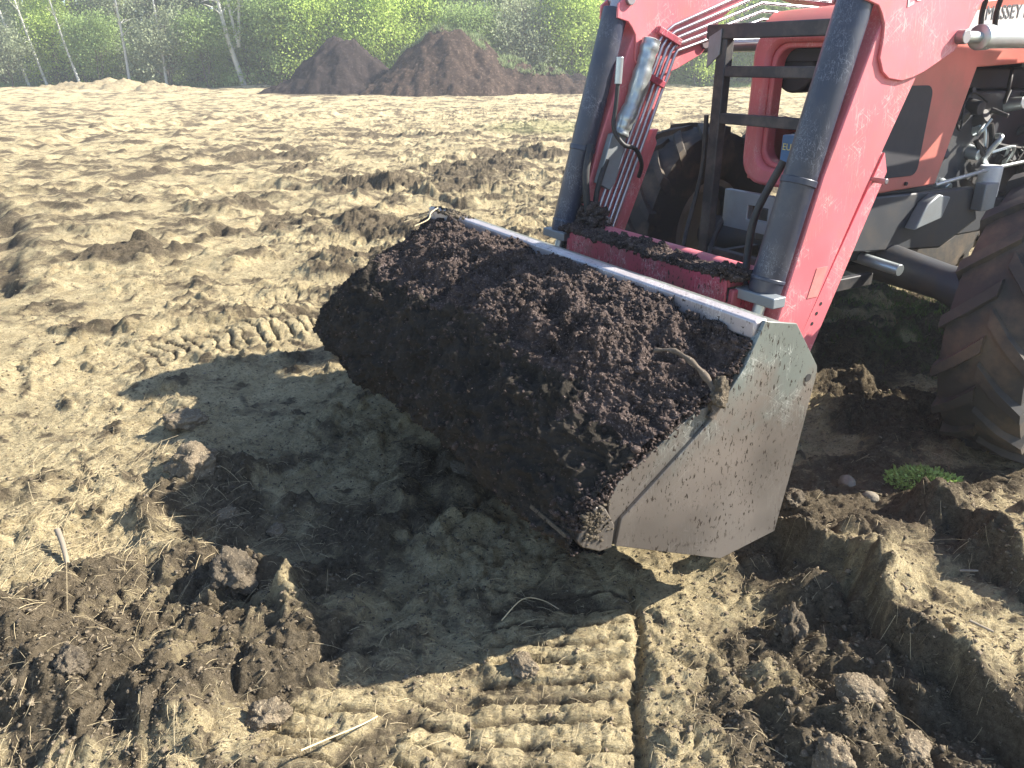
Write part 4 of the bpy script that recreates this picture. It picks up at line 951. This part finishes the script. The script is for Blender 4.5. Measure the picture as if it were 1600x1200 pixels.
# ------------------------------------------------------------------ peat piles far away
def pile(name, cxp, cyp, parts, m, label, step=.09, crest=None):
    """parts: (dx, dy, rx, ry, height) cones merged by max"""
    x0 = min(p[0] - p[2] for p in parts) - .5; x1 = max(p[0] + p[2] for p in parts) + .5; y0 = min(p[1] - p[3] for p in parts) - .5; y1 = max(p[1] + p[3] for p in parts) + .5
    gx = np.arange(x0, x1, step); gy = np.arange(y0, y1, step); X, Y = np.meshgrid(gx, gy); x = X.ravel(); y = Y.ravel()
    wx = x + .35 * fbm(x * .7, y * .7, 3, 401); wy = y + .35 * fbm(x * .7, y * .7, 3, 402); z = np.full(x.shape, -.6)
    for dx, dy, rx, ry, hh in parts:
        q = np.hypot((wx - dx) / rx, (wy - dy) / ry); z = np.maximum(z, hh * (1.06 * (1 - q) - .06 * (1 - q) ** 2 * 0 ) * (1 - .12 * ss(.25, 0., q)))
    m_ = ss(-.3, .4, z)
    z = z + m_ * (.45 * fbm(x * 1.1, y * 1.1, 4, 403, .6) + .24 * np.abs(fbm(x * 3.0, y * 3.0, 5, 404, .7)))
    V = np.stack([x, y, z], 1); nx_ = len(gx); ny_ = len(gy); i = (np.arange(ny_ - 1)[:, None] * nx_ + np.arange(nx_ - 1)[None]).ravel()
    F = np.stack([i, i + 1, i + 1 + nx_, i + nx_], 1); F = F[z[F].max(1) > -.35]
    o = np_obj(name, V, F, m, smooth=True); o.location = (cxp * K, cyp * K, 0); o.scale = (K, K, K); tag(o, label, 'soil pile'); return o, (x, y, z)
pA, dA = pile('soil_pile', -3.0, 38.6, [(0, 0, 4.1, 3.3, 3.15), (.9, .3, 3.2, 2.6, 2.9), (2.6, .3, 3.6, 2.4, 1.75), (4.4, .3, 2.9, 2.0, 1.25), (6.0, .2, 2.3, 1.7, .7), (-1.5, -.9, 2.6, 2.2, 1.5), (-.6, -.4, 3.6, 3., 2.3)], M['pile'], 'large brown soil pile with grass along its top, at the edge of the wood')
pB, dB = pile('soil_pile', -8.1, 39.8, [(0, 0, 3.4, 3.0, 2.75), (-.5, 0, 2.4, 2.1, 2.5), (.6, .2, 2.4, 2.1, 2.35), (-1.9, -.5, 2.4, 1.8, .9)], M['pile2'], 'steep blackish soil pile left of the large brown pile')
pC, dC = pile('soil_pile', 2.8, 41.5, [(0, 0, 2.3, 1.8, 1.05), (1.9, 0, 2.2, 1.6, .75)], M['pile2'], 'low dark soil pile right of the large brown pile, by the loader arm', .12)
pD, dD = pile('sand_heap', -20.4, 42.5, [(0, 0, 4.2, 2.2, .62), (-2.6, 0, 2.4, 1.8, .5), (2.2, 0, 3.0, 1.8, .35)], M['sand'], 'low pale tan heap at the far left edge of the field', .14)
# grass on the big pile's top
x, y, z = dA; k = rng.integers(0, len(x), 60000); k = k[(z[k] > .9) & (y[k] > -.45 - .1 * x[k]) & (x[k] > -2.6) & (fbm(x[k] * 1.2, y[k] * 1.2, 3, 405) > -.12)]; k = k[:15000]
V, F = leaves(np.c_[x[k] - 3.0, y[k] + 38.6, z[k] - .02] * K, np.c_[rng.normal(0, .5, (len(k), 2)), np.ones(len(k))], rng.uniform(.10, .30, len(k)), rng.uniform(.03, .06, len(k)))
M['pgrass'] = leaf_mat('dusty_green_pile_grass', (.26, .31, .16), .35, .4, 2.)
o = np_obj('pile_grass', V, F, M['pgrass']); tag(o, 'dusty green grass growing over the top of the large brown pile', 'grass', kind='stuff')

# ------------------------------------------------------------------ wood behind the field
M['bark'] = plain('pale_grey_bark', (.62, .60, .54), .9); M['bark2'] = plain('brown_grey_bark', (.16, .135, .11), .9)
LM = {}
for nm, c in (('bright', (.48, .60, .16)), ('mid', (.32, .42, .16)), ('grey', (.36, .40, .25)), ('dark', (.20, .24, .14)), ('olive', (.40, .46, .22))): LM[nm] = leaf_mat('leaf_' + nm, c, .45, .3, .9)
def tree_meshes(kind, hgt, rad, base, nleaf, seed, trunk_r=.12, lean=0., forks=1, crown=True, bare=0.):
    rg_ = np.random.default_rng(seed); b = MB(False); tips = []
    for fk in range(forks):
        top = Vector((lean * hgt + (fk - (forks - 1) / 2) * hgt * .13 + rg_.normal(0, .1), rg_.normal(0, .2), hgt * rg_.uniform(.9, 1.)))
        st = Vector((0, 0, -.3)) if fk == 0 else Vector((lean * hgt * .22, 0, hgt * .22))
        pts = [st, st.lerp(top, .3) + Vector((rg_.normal(0, .08), rg_.normal(0, .08), 0)), st.lerp(top, .62) + Vector((rg_.normal(0, .12), rg_.normal(0, .1), 0)), top]
        sp_ = spline(pts, 5); b.add(*tube_np(sp_, [max(.015, trunk_r * (1 if fk == 0 else .6) * (1 - .9 * k / len(sp_))) for k in range(len(sp_))], 7))
        nb = int(9 + hgt * 1.6)
        for q in range(nb):
            t = rg_.uniform(max(base / hgt, .12), .97); p0 = sp_[int(t * (len(sp_) - 1))]; a = rg_.uniform(0, 6.283)
            ln = rad * rg_.uniform(.45, 1.) * (1.15 - .75 * t); d = Vector((math.cos(a), math.sin(a), rg_.uniform(.1, .9)))
            p1 = p0 + d * ln * .5 + Vector((0, 0, .1)); p2 = p0 + d * ln + Vector((0, 0, rg_.uniform(-.2, .3)))
            b.add(*tube_np([p0, p1, p2], [trunk_r * .28 * (1 - t * .5), trunk_r * .17, .006], 5)); tips += [p1, p2, p1.lerp(p2, .5)]
    tr = b.build('trunk', M['bark' if kind in ('birch', 'bare') else 'bark2'], None, 0, 60); cr = None
    if nleaf:
        tp = np.array([tuple(t) for t in tips]); c = tp[rg_.integers(0, len(tp), nleaf)]
        sg_ = rad * .17; P = c + rg_.normal(0, 1, (nleaf, 3)) * np.array([sg_, sg_, sg_ * .75]); P = P[P[:, 2] > .05]
        D = rg_.normal(0, 1, P.shape); D[:, 2] -= .3
        s_ = rg_.uniform(.6, 1.35, len(P)); V, F = leaves(P, D, .105 * s_, .075 * s_)
        cr = np_obj('crown', V, F, LM[kind if kind in LM else 'olive'], None)
    return tr, cr
protos = {}
def proto(key, *a, **k):
    protos[key] = tree_meshes(*a, **k); return protos[key]
def plant(key, name, loc, rz, sc, label, cat, group=None):
    e = empty(name, loc, rz, label=label, cat=cat, group=group); e.scale = (sc, sc, sc)
    for pr, pn_ in zip(protos[key], ('trunk', 'crown')):
        if pr is None: continue
        if pr.get('used'): c = pr.copy(); link(c)
        else: c = pr; pr['used'] = 1
        c.parent = e; c.matrix_parent_inverse = Matrix()
    return e
proto('t_grey', 'grey', 11, 2.6, 1.4, 13000, 11, .13)
proto('t_mid', 'mid', 10, 2.6, 1.0, 15000, 12, .14)
proto('t_olive', 'olive', 11, 2.5, 1.2, 14000, 13, .12)
proto('b_bright', 'bright', 4.6, 2.3, .2, 13000, 14, .07, forks=3)
proto('b_mid', 'mid', 3.4, 2.0, .1, 11000, 15, .06, forks=3)
proto('b_grey', 'grey', 3.2, 1.9, .1, 7000, 16, .05, forks=4)
proto('birch_fork', 'bare', 9.5, 1.6, 3., 500, 17, .17, lean=-.07, forks=3)
proto('birch_lean', 'bare', 9, .9, 3., 350, 18, .085, lean=-.17)
proto('birch_a', 'bare', 10, 1.0, 3.5, 350, 19, .085, lean=.02)
proto('t_dark', 'dark', 12, 2.6, .5, 12000, 20, .16)
def px2x(px, Y): return (px - 800) / 1200. * (Y * .922 + .66)
def gz(x, y): return float(H(x, y)[0]) - .05
TR = [
 ('birch_fork', 'birch_tree', 386, 45.6, 1., 'tall pale forked birch standing left of the blackish pile', 'tree'),
 ('birch_lean', 'birch_tree', 78, 46.0, 1., 'thin white birch trunk leaning left near the left edge, right one of the leaning pair', 'tree'),
 ('birch_lean', 'birch_tree', 50, 46.2, 1.1, 'thin white birch trunk leaning left at the left edge, left one of the leaning pair', 'tree'),
 ('birch_a', 'birch_tree', 205, 45.1, 1., 'slim pale birch rising behind the tan heap', 'tree'),
 ('birch_a', 'birch_tree', 262, 45.1, .95, 'slim pale birch halfway between the tan heap and the forked birch', 'tree'),
 ('birch_a', 'birch_tree', 760, 47.5, 1., 'thin grey trunk behind the right shoulder of the large pile', 'tree'),
 ('birch_lean', 'birch_tree', 130, 45.1, .9, 'thin grey birch behind the left end of the tan heap', 'tree'),
 ('b_bright', 'bush', 505, 45.6, 1.15, 'bright yellow-green bush behind the blackish pile', 'bush'),
 ('b_bright', 'bush', 590, 46.2, 1.2, 'bright yellow-green bush in the gap between the two big piles', 'bush'),
 ('b_bright', 'bush', 650, 47.0, 1.25, 'tall yellow-green bush behind the left shoulder of the large pile', 'bush'),
 ('b_grey', 'bush', 815, 46.0, 1.35, 'grey-green twiggy bush behind the tail of the large pile', 'bush'),
 ('b_bright', 'bush', 905, 46.5, 1.2, 'vivid green bush just left of the far loader arm', 'bush'),
 ('b_bright', 'bush', 862, 48.5, 1.1, 'yellow-green bush second to the left of the far loader arm', 'bush'),
 ('b_mid', 'bush', 450, 45.3, 1.2, 'mid-green bush at the left foot of the blackish pile', 'bush'),
 ('b_mid', 'bush', 415, 46.8, 1.4, 'mid-green bush right of the forked birch', 'bush'),
 ('b_mid', 'bush', 330, 45.8, 1.0, 'low green bush left of the forked birch', 'bush'),
 ('b_grey', 'bush', 275, 45.8, 1.15, 'grey-green bush behind the right end of the tan heap', 'bush'),
 ('b_grey', 'bush', 20, 45.6, 1.0, 'grey-green bush at the extreme left of the wood edge', 'bush'),
 ('b_bright', 'bush', 100, 47.5, .95, 'light green bush right of the two leaning birches', 'bush'),
 ('b_mid', 'bush', 165, 46.2, 1.0, 'low green bush behind the tan heap', 'bush'),
 ('b_mid', 'bush', 735, 45.8, 1.1, 'mid-green bush peeping over the crest of the large pile', 'bush'),
 ('b_mid', 'bush', 1000, 46.5, 1.2, 'green bush seen between the loader arms, left', 'bush'),
 ('b_bright', 'bush', 1090, 46.5, 1.1, 'bright green bush seen between the loader arms, middle', 'bush'),
 ('b_mid', 'bush', 1200, 47.0, 1.3, 'green bush seen above the black front guard', 'bush'),
]
for kk, (key, nm, px, Yw, sc, lab, cat) in enumerate(TR):
    Yw *= K; sc *= K
    x = px2x(px, Yw); plant(key, nm, (x, Yw, gz(x, Yw)), 0. if 'birch' in key else kk * 1.7, sc, lab, cat)
gk = 0
for row, (Yr, dx_) in enumerate(((49.5, 3.1), (53.5, 3.0), (58., 3.2))):
    x = -41.
    while x < 34.:
        xx = (x + random.uniform(-1, 1)) * K; yy = (Yr + random.uniform(-1.3, 1.3)) * K
        if xx < -13: key = random.choice(['t_grey', 't_grey', 't_olive', 't_mid', 't_dark'])
        else: key = random.choice(['t_mid', 't_olive', 't_mid', 't_grey', 't_olive'])
        if row == 2: key = random.choice(['t_dark', 't_dark', 't_mid'])
        lab = {'t_grey': 'leafing grey-green tree in the wood behind the field', 't_olive': 'leafing olive-green tree in the wood behind the field', 't_mid': 'full mid-green tree in the wood behind the field', 't_dark': 'dark shaded tree deep in the wood behind the field'}[key]
        plant(key, 'forest_tree', (xx, yy, -.1), random.uniform(0, 6.28), random.uniform(.95, 1.3), lab, 'tree', {'t_grey': 'grey-green trees of the wood', 't_olive': 'olive-green trees of the wood', 't_mid': 'mid-green trees of the wood', 't_dark': 'dark trees deep in the wood'}[key])
        x += dx_
n = 60000; P = np.c_[rng.uniform(-70, 62, n), rng.uniform(69, 75, n), 17 * rng.uniform(0, 1, n) ** 1.1]; D = rng.normal(0, 1, (n, 3)); s_ = rng.uniform(.8, 1.8, n)
V, F = leaves(P, D, .55 * s_, .40 * s_); o = np_obj('far_wood', V, F, LM['dark']); tag(o, 'dense dark mass of the wood behind the front trees', 'wood', kind='stuff')
n = 26000; P = np.c_[rng.uniform(-52, 46, n), rng.uniform(52., 59, n), np.zeros(n)]; P[:, 2] = -.05
V, F = leaves(P, np.c_[rng.normal(0, .5, (n, 2)), np.ones(n)], rng.uniform(.15, .6, n), rng.uniform(.04, .12, n)); o = np_obj('undergrowth', V, F, LM['mid']); tag(o, 'low green undergrowth along the edge of the wood', 'undergrowth', kind='stuff')

# ------------------------------------------------------------------ thin haze volume added to imitate the lens veil
hm = bpy.data.materials.new('veil_haze'); hm.use_nodes = True; hn = hm.node_tree; hn.nodes.clear()
pv = hn.nodes.new('ShaderNodeVolumePrincipled'); pv.inputs['Color'].default_value = (.92, .95, 1., 1); pv.inputs['Density'].default_value = .0025; pv.inputs['Anisotropy'].default_value = .2
ho_ = hn.nodes.new('ShaderNodeOutputMaterial'); hn.links.new(pv.outputs[0], ho_.inputs['Volume'])
bx = MB(False); bx.box((-150, -45, -1.6), (150, 230, 21.)); o = bx.build('haze', hm, None, 0, 0); tag(o, 'thin haze added over the field in place of lens flare', 'haze', kind='stuff')
